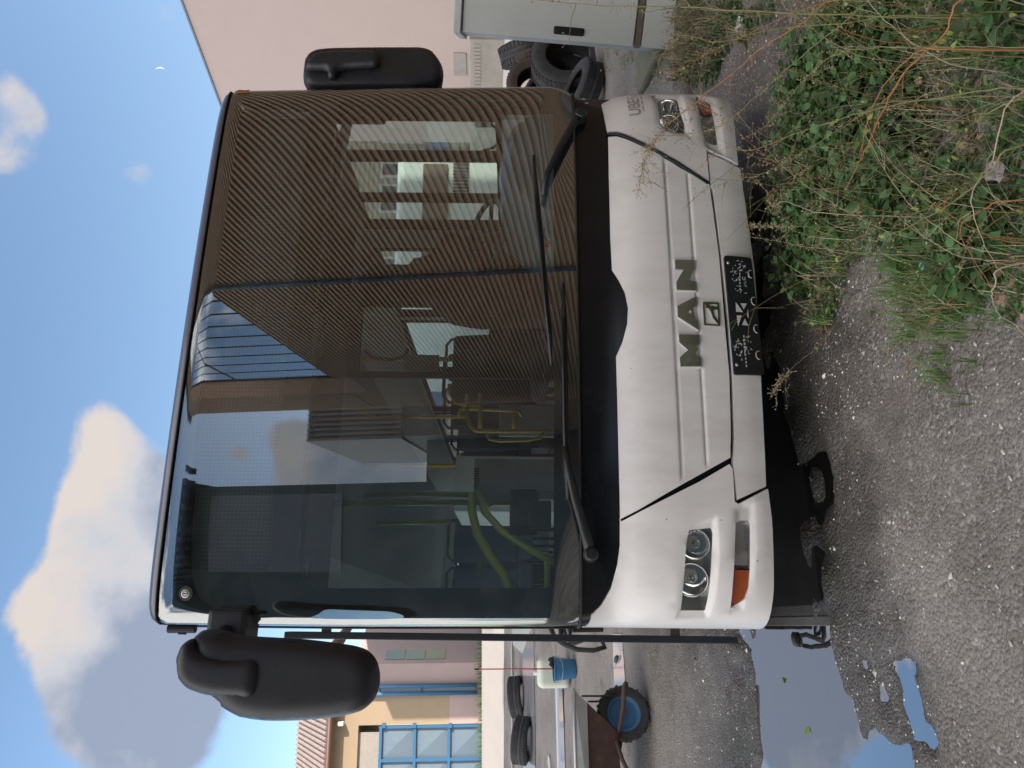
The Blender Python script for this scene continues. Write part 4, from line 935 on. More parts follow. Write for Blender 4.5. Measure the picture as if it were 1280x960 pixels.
hs = empty('pink_house', (-2.2, FY, 1.3), 'pale pink rendered house with a narrow strip window beside the garage', 'building')
x1 = fp(540, 829).x; x2 = fp(540, 795).x+1.5; zt = fp(470, 830).z+.6
mb = MB(); mb.b2((xR+.001, FY+.01, zb), (x1, FY+5, zt+1.2)); mb.add([(x1, FY+.01, zb), (x2, FY+4.5, zb), (x2, FY+4.5, zt), (x1, FY+.01, zt), (x1, FY+5, zb), (x1, FY+5, zt)], [(0,1,2,3),(3,2,5)]); put(mb.build('wall', M_pink, hs))
a, b_ = Vector((x1, FY+.01, 0)), Vector((x2, FY+4.5, 0)); dv = (b_-a)
wn = MB()
for k0, k1, z0, z1 in ((.05,.16,2.4,2.95),(.05,.16,3.0,3.55),(.05,.16,3.6,4.15)):
    p0, p1 = a+dv*k0, a+dv*k1; wn.add([(p0.x,p0.y-.03,z0),(p1.x,p1.y-.03,z0),(p1.x,p1.y-.03,z1),(p0.x,p0.y-.03,z1)], [(0,1,2,3)])
put(wn.build('strip_window', M_winglass, hs))
mb = MB(); mb.add([(xR+.1, FY-.3, zt+1.1), (x1+.1, FY-.3, zt+1.1), (x2+.2, FY+4.2, zt-.1), (x2+.2, FY+4.4, zt+.0), (x1-.3, FY+5, zt+1.6), (xR, FY+5, zt+1.6)], [(0,1,4,5),(1,2,3,4)]); put(mb.build('roof', M_tile, hs))
# a grey block far behind with a tree
fb = empty('far_house', (0, 40, 1.3), 'distant grey house glimpsed between the bus and the pink house', 'building')
mb = MB(); mb.b2((-6, 40, 1), (4, 46, 7)); put(mb.build('wall', mat('far_grey', (.3,.31,.33), .9, var=.1), fb))
for i in range(5):
    mb = MB(); mb.b2((-5+i*2, 39.95, 3.4), (-4+i*2, 40, 5.4)); put(mb.build('window', M_winglass, fb))

# ------------------------------------------------------------------ yard surfaces up the slope
def sheet(name, poly, m, step=.4, lift=.005, kind='structure'):
    vo, F = fill2d(ccw(poly), (), step); mb = MB(); h = tz0(vo[:,0], vo[:,1])+lift; mb.add([(p[0], p[1], z) for p, z in zip(vo, h)], F); o = mb.build(name, m, None, smooth=True); return tag(o, kind=kind)
M_road = mat('pale_concrete', (.36,.34,.32), .85, var=.08, vscale=1.2, bump=.003, bscale=40, dirt=.3, dirtcol=(.3,.27,.25), stretch=(1,.25,1))
sheet('road', [(-16,13.6),(10,13.4),(10,20.9),(-16,20.9)], M_road, .5, .006)
M_wet = mat('wet_concrete', (.40,.38,.40), .16, spec=.9, coat=.9, var=.06, vscale=2)
sheet('path', [(-14,10.0),(9,10.0),(9,11.2),(-14,11.2)], M_wet, .4, .010)
sheet('path', [(-1.35,4.35),(-2.1,4.3),(-2.15,4.8),(-1.35,4.75)], M_wet, .2, .013)
sheet('path', [(-1.7,7.7),(-4.0,7.5),(-4.1,8.1),(-1.7,8.2)], M_wet, .2, .013)
# rope lying zigzag along the edge of the concrete
rp = MB(); pts = []
for i in range(90): x_ = -6+i*.06; y_ = 12.3+.05*(i % 2); pts.append((x_, y_, float(tz0(x_, y_))+.03))
rp.tube(pts, .022, 5); tag(rp.build('rope', mat('rope', (.45,.42,.38), .9), smooth=True), 'pale braided rope lying along the edge of the concrete road', 'rope')
# grass tuft line at the foot of the walls comes with the plants

# ------------------------------------------------------------------ things on the left of the yard
def tyre(loc, r, w, axis, label, m=M_rub, ri=None, group=None, tread=True):
    M_ = Vector(axis).normalized().to_track_quat('Z', 'Y').to_matrix().to_4x4(); ri = ri or r*.58; h = w/2
    mb = MB(); mb.lathe([(ri,-h*.8),(ri*1.04,-h*.98),(r*.80,-h*1.05),(r*.94,-h*.95),(r,-h*.72),(r*.985,-h*.36),(r*1.005,-h*.32),(r*1.005,-.01),(r*.985,0),(r*1.005,.01),(r*1.005,h*.32),(r*.985,h*.36),(r,h*.72),(r*.94,h*.95),(r*.80,h*1.05),(ri*1.04,h*.98),(ri,h*.8),(ri*1.15,h*.75),(r*.86,h*.6),(r*.88,0),(r*.86,-h*.6),(ri*1.15,-h*.75)], M_, 44, closed=True)
    o = mb.build('tyre', m, auto=50); o.location = loc
    if tread:
        mt = MB()
        for k in range(48):
            a = 2*math.pi*k/48
            for sg in (-1, 1):
                p = M_ @ Vector((r*.985*math.cos(a), r*.985*math.sin(a), sg*h*.62)); rot = M_.to_3x3() @ Matrix.Rotation(a, 3, 'Z'); mt.box(p, (r*.05, r*.07, h*.45), rot)
        mt.build('tread', m, o)
    return tag(o, label, 'tyre', group)
TG = 'old tyres lying about the yard'
def on(px, py, lift=0):
    p = ground_at(px, py); p.z = gz(p.x, p.y)+lift; return p
M_tyre = mat('old_tyre', (.035,.036,.038), .75, var=.25, vscale=6, dirt=.4, dirtcol=(.11,.10,.09), dscale=6)
M_tyreb = mat('brown_tyre', (.055,.038,.03), .8, var=.25, vscale=6, dirt=.4, dirtcol=(.13,.10,.08), dscale=6)
p = ground_at(663, 925); tyre((p.x, p.y, p.z+.14), .36, .24, (.1,.25,1), 'black tyre lying flat at the pink wall, further left of the pair', M_tyre, group=TG)
p = ground_at(656, 873); tyre((p.x, p.y+.3, p.z+.13), .34, .22, (-.1,.2,1), 'black tyre lying flat beside the red mop, right one of the pair', M_tyre, group=TG)
# wheelbarrow
wc = wd(790, 892, 6.1); g0 = gz(wc.x, wc.y); wr = .205
wbm = empty('wheelbarrow', (wc.x, wc.y, g0), 'rusty galvanised wheelbarrow with a blue rimmed front wheel', 'wheelbarrow')
fw = Vector((-.80, -.20, 0)).normalized(); sd_ = Vector((-fw.y, fw.x, 0)); ax = Vector((.22, -1, 0)).normalized()
Mx = Matrix.Translation((0, 0, wr)) @ ax.to_track_quat('Z','Y').to_matrix().to_4x4()
mb = MB(); mb.lathe([(.13,-.03),(.17,-.05),(.195,-.045),(wr,-.025),(wr,.025),(.195,.045),(.17,.05),(.13,.03),(.135,0)], Mx, 40, closed=True)
for k in range(30):
    a = 2*math.pi*k/30; mb.box(Mx @ Vector((wr*.985*math.cos(a), wr*.985*math.sin(a), .03*(1 if k % 2 else -1))), (.02,.016,.05), Mx.to_3x3() @ Matrix.Rotation(a, 3, 'Z'))
w_ = mb.build('wheel', M_tyre, wbm, auto=40)
mb = MB(); mb.lathe([(.0001,.03),(.03,.03),(.035,.012),(.10,.008),(.118,.03),(.133,.034),(.133,-.034)], Mx, 32); mb.build('rim', M_bluep, w_, auto=40)
mb = MB(); mb.lathe([(.0001,.05),(.018,.05),(.02,.03)], Mx, 14); mb.build('hub', mat('rust', (.14,.07,.04), .8), w_, smooth=True)
def wl(px, py, d): return wd(px, py, d)-Vector((wc.x, wc.y, g0))
M_galv = mat('galvanised', (.42,.43,.43), .45, .5, var=.15, vscale=8, dirt=.45, dirtcol=(.2,.13,.09), dscale=5)
M_rust = mat('rusty_steel', (.06,.035,.03), .75, var=.3, vscale=12, dirt=.5, dirtcol=(.20,.09,.05), dscale=10)
fr_ = MB(); fr_.tube([wl(783,853,5.95), wl(780,858,5.93), wl(779,880,5.93), wl(775,905,5.95), wl(770,925,6.0), wl(768,960,6.1)], .017, 8); fr_.build('fork', M_rust, wbm, smooth=True)
fr_ = MB(); fr_.tube([wl(783,853,6.3), wl(782,860,6.3), wl(781,885,6.3), wl(776,925,6.35), wl(770,965,6.4)], .017, 8); fr_.build('fork', M_rust, wbm, smooth=True)
fr_ = MB(); fr_.tube([wl(727,870,6.1), wl(775,870,6.1)], .008, 6); fr_.tube([wl(735,877,6.2), wl(780,876,6.2)], .008, 6); fr_.build('brace', M_rust, wbm, smooth=True)
# tray: front lip high at left of the picture, belly sloping down
T0, T1, T2, T3 = wl(717,862,5.85), wl(717,862,6.45), wl(721,1010,6.55), wl(721,1010,5.75)
B0, B1, B2, B3 = wl(772,915,5.95), wl(772,915,6.3), wl(778,990,6.35), wl(778,990,5.95)
vt = [T0,T1,T2,T3,B0,B1,B2,B3]; cen = sum(vt, Vector())/8; inn = [v+(cen-v)*.035+Vector((0,0,.012)) for v in vt]
mb = MB(); fc = [(0,1,5,4),(1,2,6,5),(2,3,7,6),(3,0,4,7),(4,5,6,7)]; mb.add(vt, fc); mb.add(inn, [q[::-1] for q in fc]); tr_ = mb.build('tray', M_rust, wbm, auto=30)
mb = MB(); mb.tube([T0,T1,T2,T3,T0], .014, 8); mb.build('rim_bead', M_galv, tr_, smooth=True)
mb = MB(); a, b_ = T0, T3; mb.add([a+Vector((0,-.004,0)), b_+Vector((0,-.004,0)), b_+Vector((0,-.006,-.10)), a+(B0-T0)*.30+Vector((0,-.006,0))], [(0,1,2,3)]); mb.build('tray_flank', M_galv, tr_)
for yy in (5.9, 6.4):
    mb = MB(); mb.tube([wl(770,925,yy), wl(778,950,yy), wl(790,975,yy), wl(800,1050,yy)], .016, 8); mb.build('handle', M_rust, wbm, smooth=True)
mb = MB(); mb.tube([wl(775,970,6.1), wl(826,985,6.1)], .014, 8); mb.build('leg', M_rust, wbm, smooth=True)
# bucket, canister, mop
c = on(719, 836); d_ = (c-camloc(CW)).length
bk = empty('bucket', c, 'blue plastic bucket standing in front of the pale canister', 'bucket')
mb = MB(); mb.lathe([(.0001,.0),(.105,0),(.11,.01),(.135,.24),(.15,.25),(.15,.262),(.138,.264),(.132,.25),(.105,.02),(.0001,.015)], None, 32); mb.build('shell', mat('bucket_blue', (.035,.14,.28), .35, var=.06), bk, auto=40)
mb = MB(); mb.tube([(-.15,0,.25),(-.14,-.09,.20),(-.09,-.15,.17),(0,-.17,.16),(.09,-.15,.17),(.14,-.09,.20),(.15,0,.25)], .004, 6); mb.build('handle', M_steel, bk, smooth=True)
rg_ = MB(); rg_.tube([(.03,-.10,.27),(.06,-.12,.30),(.09,-.10,.28),(.11,-.06,.30),(.13,-.03,.27),(.09,-.04,.25),(.05,-.07,.26)], [.02,.03,.028,.03,.02,.025,.02], 7); o = rg_.build('rag', mat('dark_rag', (.02,.022,.025), .9, bump=.004, bscale=60), smooth=True); o.location = c; tag(o, 'crumpled black rag hanging over the rim of the blue bucket', 'rag')
cn_ = c+Vector((-.06, .38, 0)); cn_.z = gz(cn_.x, cn_.y)
cnr = empty('canister', cn_, 'pale translucent plastic canister behind the blue bucket', 'canister')
mb = MB(); mb.box((0,0,.20), (.36,.26,.40)); mb.build('body', mat('milky_plastic', (.62,.66,.56), .4, var=.06), cnr, bevel=.07, seg=4)
mb = MB(); mb.lathe([(.03,.40),(.03,.44),(.0001,.445)], None, 16); mb.build('cap', M_white2, cnr, smooth=True)
mp_ = c+Vector((0,.02,.06)); top = wd(593, 836.5, (mp_-camloc(CW)).dot(ray(CW,640,480).normalized())+.02)
mb = MB(); mb.tube([mp_, top], .0075, 8); mo = mb.build('mop', mat('mop_red', (.42,.02,.04), .4), smooth=True); tag(mo, 'thin red mop handle standing upright in the blue bucket', 'mop')
mb = MB(); mb.tube([top, top+(top-mp_).normalized()*-.05], .010, 8); mb.build('grip', M_rub, mo, smooth=True)
# black hoses hanging out of the bus side, battery box behind
hb_ = MB(); hb_.tube([wd(x_, y_, d_) for x_, y_, d_ in [(688,783,5.0),(693,797,5.0),(705,805,4.95),(722,812,4.9),(742,813,4.9),(756,809,4.9),(752,800,4.95),(738,797,5.0),(722,802,5.0),(708,807,5.05),(701,800,5.1),(701,785,5.1)]], .016, 8)
hb_.tube([wd(x_, y_, 5.1) for x_, y_ in [(704,784),(708,797),(712,800),(713,784)]], .012, 8); tag(hb_.build('hose', M_rub, smooth=True), 'looped black hoses hanging at the side of the bus', 'hose')
a = wd(752, 790, 5.2); b_ = wd(714, 776, 5.2); mb = MB(); mb.b2((a.x, a.y-.1, a.z), (b_.x+.1, a.y+.25, b_.z)); tag(mb.build('open_flap', M_rub, bevel=.01), 'black locker flap standing open on the far side of the bus', 'flap')
# sheet of card leaning, screwdriver, ring, litter
pts = [wd(x_, y_, 9.5) for x_, y_ in [(640,780),(665,782),(653,817),(641,806)]]
mb = MB(); mb.add(pts+[p+Vector((0,.03,0)) for p in pts], [(0,1,2,3),(7,6,5,4),(0,4,5,1),(1,5,6,2),(2,6,7,3),(3,7,4,0)]); tag(mb.build('panel_board', mat('board_pale', (.55,.60,.60), .5)), 'pale board tilted on one corner beside the bus', 'board')
c = on(775, 820); sdv = empty('screwdriver', c, 'screwdriver with a dark green handle lying on the gravel', 'screwdriver', rz=R(120))
mb = MB(); mb.tube([(0,0,.018),(.04,0,.02),(.10,0,.018),(.12,0,.016)], [.012,.02,.018,.008], 8); mb.build('handle', mat('tool_green', (.01,.05,.035), .4), sdv, smooth=True)
mb = MB(); mb.tube([(.12,0,.016),(.30,0,.008)], .004, 6); mb.build('shaft', M_steel, sdv, smooth=True)
c = on(688, 958); mb = MB(); mb.lathe([(.13+.012*math.cos(a), .012+.012*math.sin(a)) for a in np.linspace(0, 2*math.pi, 8, endpoint=False)], None, 28, closed=True); o = mb.build('plastic_ring', M_white2, smooth=True); o.location = c; tag(o, 'white plastic ring lying on the ground by the wheelbarrow', 'ring')

# ------------------------------------------------------------------ right: pink wall, plinth, cabinet, tyres
M_pwall = mat('pink_plaster', (.47,.385,.365), .92, var=.05, vscale=.6, bump=.002, bscale=40, dirt=.35, dirtcol=(.42,.33,.31), dscale=.9)
pw = empty('pink_building', (11, 8, 1), 'tall plain pink plastered building to the right of the bus', 'building')
A0 = wd(228, 0, 16); A1 = wd(265, 100, 17.8); dr_ = Vector((A1.x-A0.x, A1.y-A0.y, 0)); P0 = A0-dr_*2.6; P1 = A1+dr_*.9; zt = A0.z
nv = Vector((-dr_.y, dr_.x, 0)).normalized()*-1
if nv.x < 0: nv = -nv
mb = MB(); q = [P0, P1, P1+nv*8, P0+nv*8]; mb.add([(p.x, p.y, .4) for p in q]+[(p.x, p.y, zt) for p in q], [(0,1,5,4),(1,2,6,5),(2,3,7,6),(3,0,4,7),(4,5,6,7)]); put(mb.build('wall', M_pwall, pw))
mb = MB(); mb.add([(p.x, p.y, z) for z in (zt+.002, zt+.04) for p in [P0-nv*.03, P1-nv*.03, P1+nv*8, P0+nv*8]], [(0,1,5,4),(1,2,6,5),(2,3,7,6),(3,0,4,7),(4,5,6,7),(3,2,1,0)]); put(mb.build('roof_edge', M_zinc, pw))
vv = wplane(575, 80, A0, nv); td = dr_.normalized(); mb = MB(); mb.box((vv.x, vv.y, vv.z), (.62,.06,.30), Matrix.Rotation(math.atan2(td.y, td.x), 3, 'Z')); put(mb.build('vent', M_conc, pw, bevel=.01))
pa, pb = wd(588, 50, 15.2), wd(588, 118, 15.8); pn = pb-pa; pn.z = 0; rotz = Matrix.Rotation(math.atan2(pn.y, pn.x), 3, 'Z'); mid = (pa+pb)/2
zl = float(tz0(mid.x, mid.y)); plh = pa.z-zl+.02
lw_ = MB(); lw_.box((mid.x+pn.x*.8, mid.y+pn.y*.8, zl+plh/2-.15), (pn.length*2.7, .3, plh+.3), rotz); o = lw_.build('low_wall', M_conc, bevel=.02); tag(o, 'low concrete wall with a notched top before the pink building', 'wall')
nb = MB()
for i in range(16):
    p = pa+pn*(i/15); nb.box((p.x-nv.x*.16, p.y-nv.y*.16, pa.z-.14), (.05,.05,.12), rotz)
nb.build('notched_course', M_conc, o)
sheet('pavement', [(3,8.6),(11.5,8.6),(11.5,11.4),(3,12.8)], mat('pale_pavement', (.55,.54,.54), .7, var=.05, vscale=2, dirt=.2), .4, .012)
# cream building seen through the bus windows
M_cream = mat('cream_cladding', (.52,.47,.38), .8, var=.05, vscale=2)
cb = empty('cream_building', (6, 17, 1), 'cream clad building with white framed windows seen through the bus', 'building')
mb = MB(); mb.b2((1.5, 17, .6), (15, 22, 6.4)); put(mb.build('wall', M_cream, cb))
mb = MB()
for i in range(40): mb.b2((1.5, 16.985, .7+i*.14), (15, 17, .71+i*.14))
put(mb.build('cladding_joints', mat('joint', (.28,.25,.2), .9), cb))
mb = MB(); mb.b2((1.5, 16.96, 2.3), (15, 16.984, 2.95)); put(mb.build('blue_band', mat('band_blue', (.14,.20,.38), .7, var=.1), cb))
for i in range(11):
    x_ = 1.9+i*1.18; mb = MB(); z0, z1 = 3.0, 4.3
    for lo, hi in (((x_,z0),(x_+.95,z0+.08)),((x_,z1-.08),(x_+.95,z1)),((x_,z0+.08),(x_+.07,z1-.08)),((x_+.88,z0+.08),(x_+.95,z1-.08)),((x_+.44,z0+.08),(x_+.51,z1-.08))): mb.b2((lo[0], 16.93, lo[1]), (hi[0], 16.983, hi[1]))
    w_ = put(mb.build('window', M_white2, cb)); q = MB(); q.b2((x_+.07, 16.95, z0+.08), (x_+.88, 16.97, z1-.08)); o = q.build('pane', mat('pane_grey', (.12,.14,.15), .15, coat=.5), w_); o.matrix_parent_inverse = Matrix.Identity(4)
# white van beyond the bus
vn = empty('parked_van', (3.3, 7.2, .3), 'white van parked beyond the bus, seen through its windows', 'van')
M_vw = mat('van_white', (.66,.72,.71), .35, coat=.4)
va, vb = wplane(598, 285, (0,6.6,0), Vector((0,1,0))), wplane(497, 190, (0,6.6,0), Vector((0,1,0)))
VX0, VX1 = va.x-1.2, vb.x; VZ1 = vb.z
mb = MB(); mb.b2((VX0, 6.6, .75), (VX1, 10.6, VZ1)); put(mb.build('body', M_vw, vn, bevel=.10, seg=3))
a, b_ = wplane(560, 205, (0,6.58,0), Vector((0,1,0))), wplane(527, 290, (0,6.58,0), Vector((0,1,0)))
mb = MB(); mb.b2((b_.x-.5, 6.57, a.z), (a.x, 6.598, b_.z)); put(mb.build('window', mat('van_window', (.16,.13,.12), .2, coat=.6), vn, bevel=.01))
mb = MB(); a = wplane(586, 200, (0,6.58,0), Vector((0,1,0)))
for i in range(12): mb.b2((a.x-.02-i*.055, 6.58, a.z), (a.x+.005-i*.055, 6.599, a.z+.22))
put(mb.build('grille', M_dark, vn))
for xx in (VX0+.2, VX1-.2):
    for yy in (7.4, 9.8):
        Mx = Matrix.Translation((xx, yy, .68)) @ Matrix.Rotation(R(90), 4, 'Y'); mb = MB(); mb.lathe([(.2,-.11),(.32,-.11),(.35,-.08),(.35,.08),(.32,.11),(.2,.11)], Mx, 28, closed=True); put(mb.build('wheel', M_rub, vn, auto=40))
# steel cabinet, leaning a little
M_cab = mat('cabinet_paint', (.54,.56,.54), .55, var=.05, vscale=2, bump=.001, bscale=90, dirt=.35, dirtcol=(.24,.24,.22), dscale=1.6, stretch=(1,1,.4))
LT, LB, LG = wd(570, 38, 5.5), wd(795, 57, 5.5), wd(838, 62, 5.5); up_ = (LT-LB).normalized(); rh = (LB-camloc(CW)); rt = Vector((rh.y, -rh.x, 0)).normalized(); rt = Matrix.Rotation(R(4), 3, 'Z') @ rt; rt = (rt-up_*rt.dot(up_)).normalized()
bk_ = rt.cross(up_)*-1
if bk_.y < 0: bk_ = -bk_
cab_base = LG-up_*.05; cab_base.z = max(cab_base.z, -.02)
cab = empty('metal_cabinet', cab_base, 'pale grey steel cabinet with a black recessed handle leaning beside the tyres', 'cabinet')
mbc = MB(); Rm = Matrix((rt, bk_, up_)).transposed()
def cpt(a, b_, c): return LG+rt*a+bk_*b_+up_*c
hT = (LT-LG).dot(up_); hD = (LB-LG).dot(up_)
def cbox(mb, a0, a1, b0, b1, c0, c1): mb.box(cpt((a0+a1)/2, (b0+b1)/2, (c0+c1)/2), (a1-a0, b1-b0, c1-c0), Rm)
mb = MB(); cbox(mb, .012, .95, .03, .5, -.25, hT-.01); put(mb.build('carcass', M_cab, cab))
mb = MB(); cbox(mb, 0, .47, 0, .028, hD+.02, hT-.045); o = put(mb.build('door', M_cab, cab, bevel=.006)); 
mb = MB(); cbox(mb, .475, .96, 0, .028, hD+.02, hT-.045); o2 = put(mb.build('door', M_cab, cab, bevel=.006))
mb = MB(); cbox(mb, -.01, .97, -.02, .52, hT-.035, hT+.02); put(mb.build('top_plate', M_cab, cab, bevel=.006))
mb = MB(); cbox(mb, 0, .96, 0, .028, -.25, hD-.035); put(mb.build('base_panel', M_cab, cab, bevel=.006))
mb = MB(); cbox(mb, -.005, .965, -.004, .05, hD-.028, hD+.012); put(mb.build('gap_strip', mat('dirty_strip', (.14,.12,.09), .8, var=.3, vscale=30), cab))
hl = wd(711, 39, 5.48); mb = MB(); mb.box(hl, (.055,.03,.22), Rm); h_ = mb.build('handle', M_seam, o, bevel=.02, seg=3)
put(h_); h_.matrix_parent_inverse = Matrix.Identity(4)
mb = MB(); c = wd(838, 20, 5.4); mb.box((c.x+.52, c.y+.45, .0), (1.1,.8,.2), Matrix.Rotation(R(-12), 3, 'Z')); tag(mb.build('plinth', mat('mossy_concrete', (.15,.15,.11), .95, var=.3, vscale=8, bump=.01, bscale=20), bevel=.03), 'mossy concrete plinth under the grey cabinet', 'plinth')
# pile of tyres
TG2 = 'tyres heaped between the bus and the cabinet'
tyre(wd(710, 77, 8.3), .40, .28, (.05,-1,.12), 'large black tyre standing upright in front of the cabinet side of the heap', M_tyre, group=TG2)
tyre(wd(668, 108, 8.5), .30, .24, (-.12,-1,.15), 'brown rubbed tyre with a second tyre showing inside it', M_tyreb, group=TG2)
tyre(wd(678, 112, 8.8), .26, .22, (.25,-.6,.8), 'black tyre tilted behind the hole of the brown tyre', M_tyre, group=TG2)
tyre(wd(668, 62, 9.1), .42, .26, (.75,-.5,.25), 'black tyre leaning sideways at the back of the heap', M_tyre, group=TG2)
tyre(wd(684, 66, 8.8), .36, .22, (.7,-.6,.35), 'brown tyre leaning behind the large upright one', M_tyreb, group=TG2)
tyre(wd(728, 112, 7.9), .30, .22, (.2,-.4,1), 'black tyre lying flat next to the bus corner', M_tyre, group=TG2)
tyre(wd(735, 62, 8.7), .42, .28, (.05,-1,.1), 'black tyre half hidden under the large upright one', M_tyre, group=TG2)
# pole with wire by the pink building
a = wd(258, 104, 26); mb = MB(); mb.tube([(a.x, a.y, 1.0), (a.x, a.y, a.z-.9)], .04, 6); up2 = mb.build('utility_pole', M_conc, smooth=True); tag(up2, 'thin utility pole peeking between the pink building and the bus roof', 'pole')

# ------------------------------------------------------------------ what stands behind the photographer (mirrored in the windscreen)
M_rib = mat('brown_cladding', (.40,.265,.17), .6, var=.08, vscale=.5, dirt=.25, dirtcol=(.14,.10,.08), dscale=.5)
hall = empty('clad_hall', (4.6, -12, 0), 'tall brown rib-clad hall on the right side of the yard', 'building')
HX, H0, H1, HT = 4.0, -16.5, 1.2, 13.0
def rib_wall(y0, y1, z0, z1, pitch=.088, d=.055, x=HX, sx=-1):
    zs = []; z = z0
    V = []; F = []
    while z < z1-1e-6:
        for fz, fd in ((0, 0), (.42, 0), (.5, 1), (.92, 1)): zs.append((z+fz*pitch, fd))
        z += pitch
    for z, fd in zs: V += [(x+sx*d*fd, y0, min(z, z1)), (x+sx*d*fd, y1, min(z, z1))]
    F = [(2*i, 2*i+1, 2*i+3, 2*i+2) for i in range(len(zs)-1)]
    return V, F
mb = MB(); WZ0, WZ1, WY0, WY1 = 7.0, 11.5, -13.0, -7.2
for a in ((H0,H1,0,WZ0), (H0,WY0,WZ0,WZ1), (WY1,H1,WZ0,WZ1), (H0,H1,WZ1,HT)): mb.add(*rib_wall(*a))
put(mb.build('cladding', M_rib, hall))
mb = MB(); mb.b2((HX+.05, H0, 0), (HX+8, H1, HT-.05)); put(mb.build('core', M_rib, hall))
mb = MB(); mb.b2((HX-.25, H0-.2, HT), (HX+8.2, H1+.2, HT+.25)); put(mb.build('roof_edge', M_zinc, hall))
M_mir = mat('sky_window', (.65,.70,.75), .03, 1.0)
for i in range(9):
    for j in range(2):
        y_a = WY0+(WY1-WY0)*i/9; y_b = WY0+(WY1-WY0)*(i+1)/9; z_a = WZ0+(WZ1-WZ0)*j/2; z_b = WZ0+(WZ1-WZ0)*(j+1)/2
        mb = MB(); mb.b2((HX-.02, y_a+.04, z_a+.04), (HX+.02, y_b-.04, z_b-.04)); put(mb.build('window', M_mir, hall))
mb = MB(); mb.b2((HX-.06, WY0-1.6, WZ0-.4), (HX-.04, WY0-.1, WZ1+.3)); put(mb.build('wood_panel', mat('wood_orange', (.28,.13,.05), .6), hall))
mb = MB(); mb.tube([(HX-.12, -7.1, 0), (HX-.12, -7.1, HT)], .045, 10); put(mb.build('downpipe', mat('slate_pipe', (.06,.09,.12), .4), hall, smooth=True))
bh = empty('grey_hall', (5, -20, 0), 'grey hall with a corrugated fascia closing the back of the yard', 'building')
mb = MB(); mb.b2((3.7, -26, 0), (9, -20.1, 7.2)); mb.b2((.2, -25, 0), (3.69, -21, 6.6)); put(mb.build('wall', mat('dim_wall', (.10,.10,.105), .8, var=.1), bh))
mb = MB()
for i in range(27): mb.b2((3.6+i*.2, -20.12, 7.2), (3.7+i*.2, -20.0, 10.3))
mb.b2((3.6,-26,7.2),(9.1,-20.1,10.3)); put(mb.build('fascia', mat('fascia_grey', (.22,.23,.24), .6, var=.06), bh))
gs = empty('dark_shed', (-5, -12, 0), 'dark shed with a pale upper panel closing the yard behind the photographer', 'building')
mb = MB(); mb.b2((-13,-18,0),(.85,-12,9.4)); put(mb.build('wall', mat('shed_dark', (.10,.125,.125), .7, var=.1), gs))
mb = MB(); mb.b2((-2.1,-11.99,6.2),(.6,-11.93,9.0)); put(mb.build('upper_panel', mat('shutter_grey', (.26,.26,.28), .6, var=.06, vscale=1), gs))
mb = MB()
for i in range(44): mb.b2((-13+i*.33,-12.0,9.42),(-12.85+i*.33,-11.1,9.6))
mb.b2((-13.1,-18,9.6),(1.0,-11.0,9.7)); put(mb.build('eave', M_zinc, gs))

# ------------------------------------------------------------------ weeds
def ground_poly(px): return np.array([tuple(ground_at(*p)[:2]) for p in px])
WA = ground_poly([(1003,165),(994,235),(998,300),(1002,360),(1012,415),(1034,422),(1052,385),(1075,360),(1100,335),(1125,365),(1150,400),(1180,415),(1215,418),(1245,400),(1279,425)])
far_ = ground_poly([(1279,2),(1180,2),(1045,2),(1030,50),(1015,95),(1000,130)])
WA = np.vstack([WA, [[.1,-2.0],[1.6,-2.0]], [[1.9,-1.2]], far_[2:]])
WB = ground_poly([(852,5),(905,2),(985,2),(960,35),(915,66),(896,100),(868,104),(845,95),(846,60)])
GP = ground_at(1175, 330)                       # where the grass grows thickest
BARE = [ground_poly([(1000,300),(1030,300),(1075,320),(1078,350),(1040,352),(1010,330)])]
rs = np.random.RandomState(21)
def scatter(poly, n, bare=()):
    lo, hi = poly.min(0), poly.max(0); out = []
    while len(out) < n:
        p = lo+(hi-lo)*rs.rand(n*2, 2); e_ = sd(p, poly)+ (vnoise(p[:,0], p[:,1], 33, .22)-.5)*.22; k = e_ > 0
        for b_ in bare: k &= ~(inside(p, b_) & (rs.rand(len(p)) < .8))
        out += [tuple(q) for q in p[k]]
    return np.array(out[:n])
LT_ = np.array([(0,0,0),(.30,0,-.02),(.64,0,-.02),(1,0,-.10),(.26,.36,.06),(.26,-.36,.06),(.62,.27,.02),(.62,-.27,.02)], float)
LF_ = np.array([(0,1,4),(0,5,1),(1,2,6),(1,6,4),(1,5,7),(1,7,2),(2,3,6),(2,7,3)])
def leaves(P_, D, L_, Wd, up=None):             # positions, directions, lengths, width factors -> verts
    k = len(P_); D = D/np.linalg.norm(D, axis=1)[:,None]; U = np.array([0,0,1.])[None]+.55*(rs.rand(k,3)-.5)*2; S_ = np.cross(U, D); S_ /= np.linalg.norm(S_, axis=1)[:,None]; U = np.cross(D, S_)
    T = np.repeat(LT_[None], k, 0).copy(); T[:,1:,:2] += (rs.rand(k,7,2)-.5)*.07; T[:,3,2] -= rs.rand(k)*.25
    return P_[:,None,:]+(D[:,None,:]*T[:,:,0:1]+S_[:,None,:]*T[:,:,1:2]*Wd[:,None,None]+U[:,None,:]*T[:,:,2:3])*L_[:,None,None]
def leaf_mesh(name, Vs, m):
    Vs = np.concatenate(Vs); F_ = LF_[None]+np.arange(len(Vs))[:,None,None]*8; return fast_mesh(name, Vs.reshape(-1,3), F_.reshape(-1,3), m, True, 3)
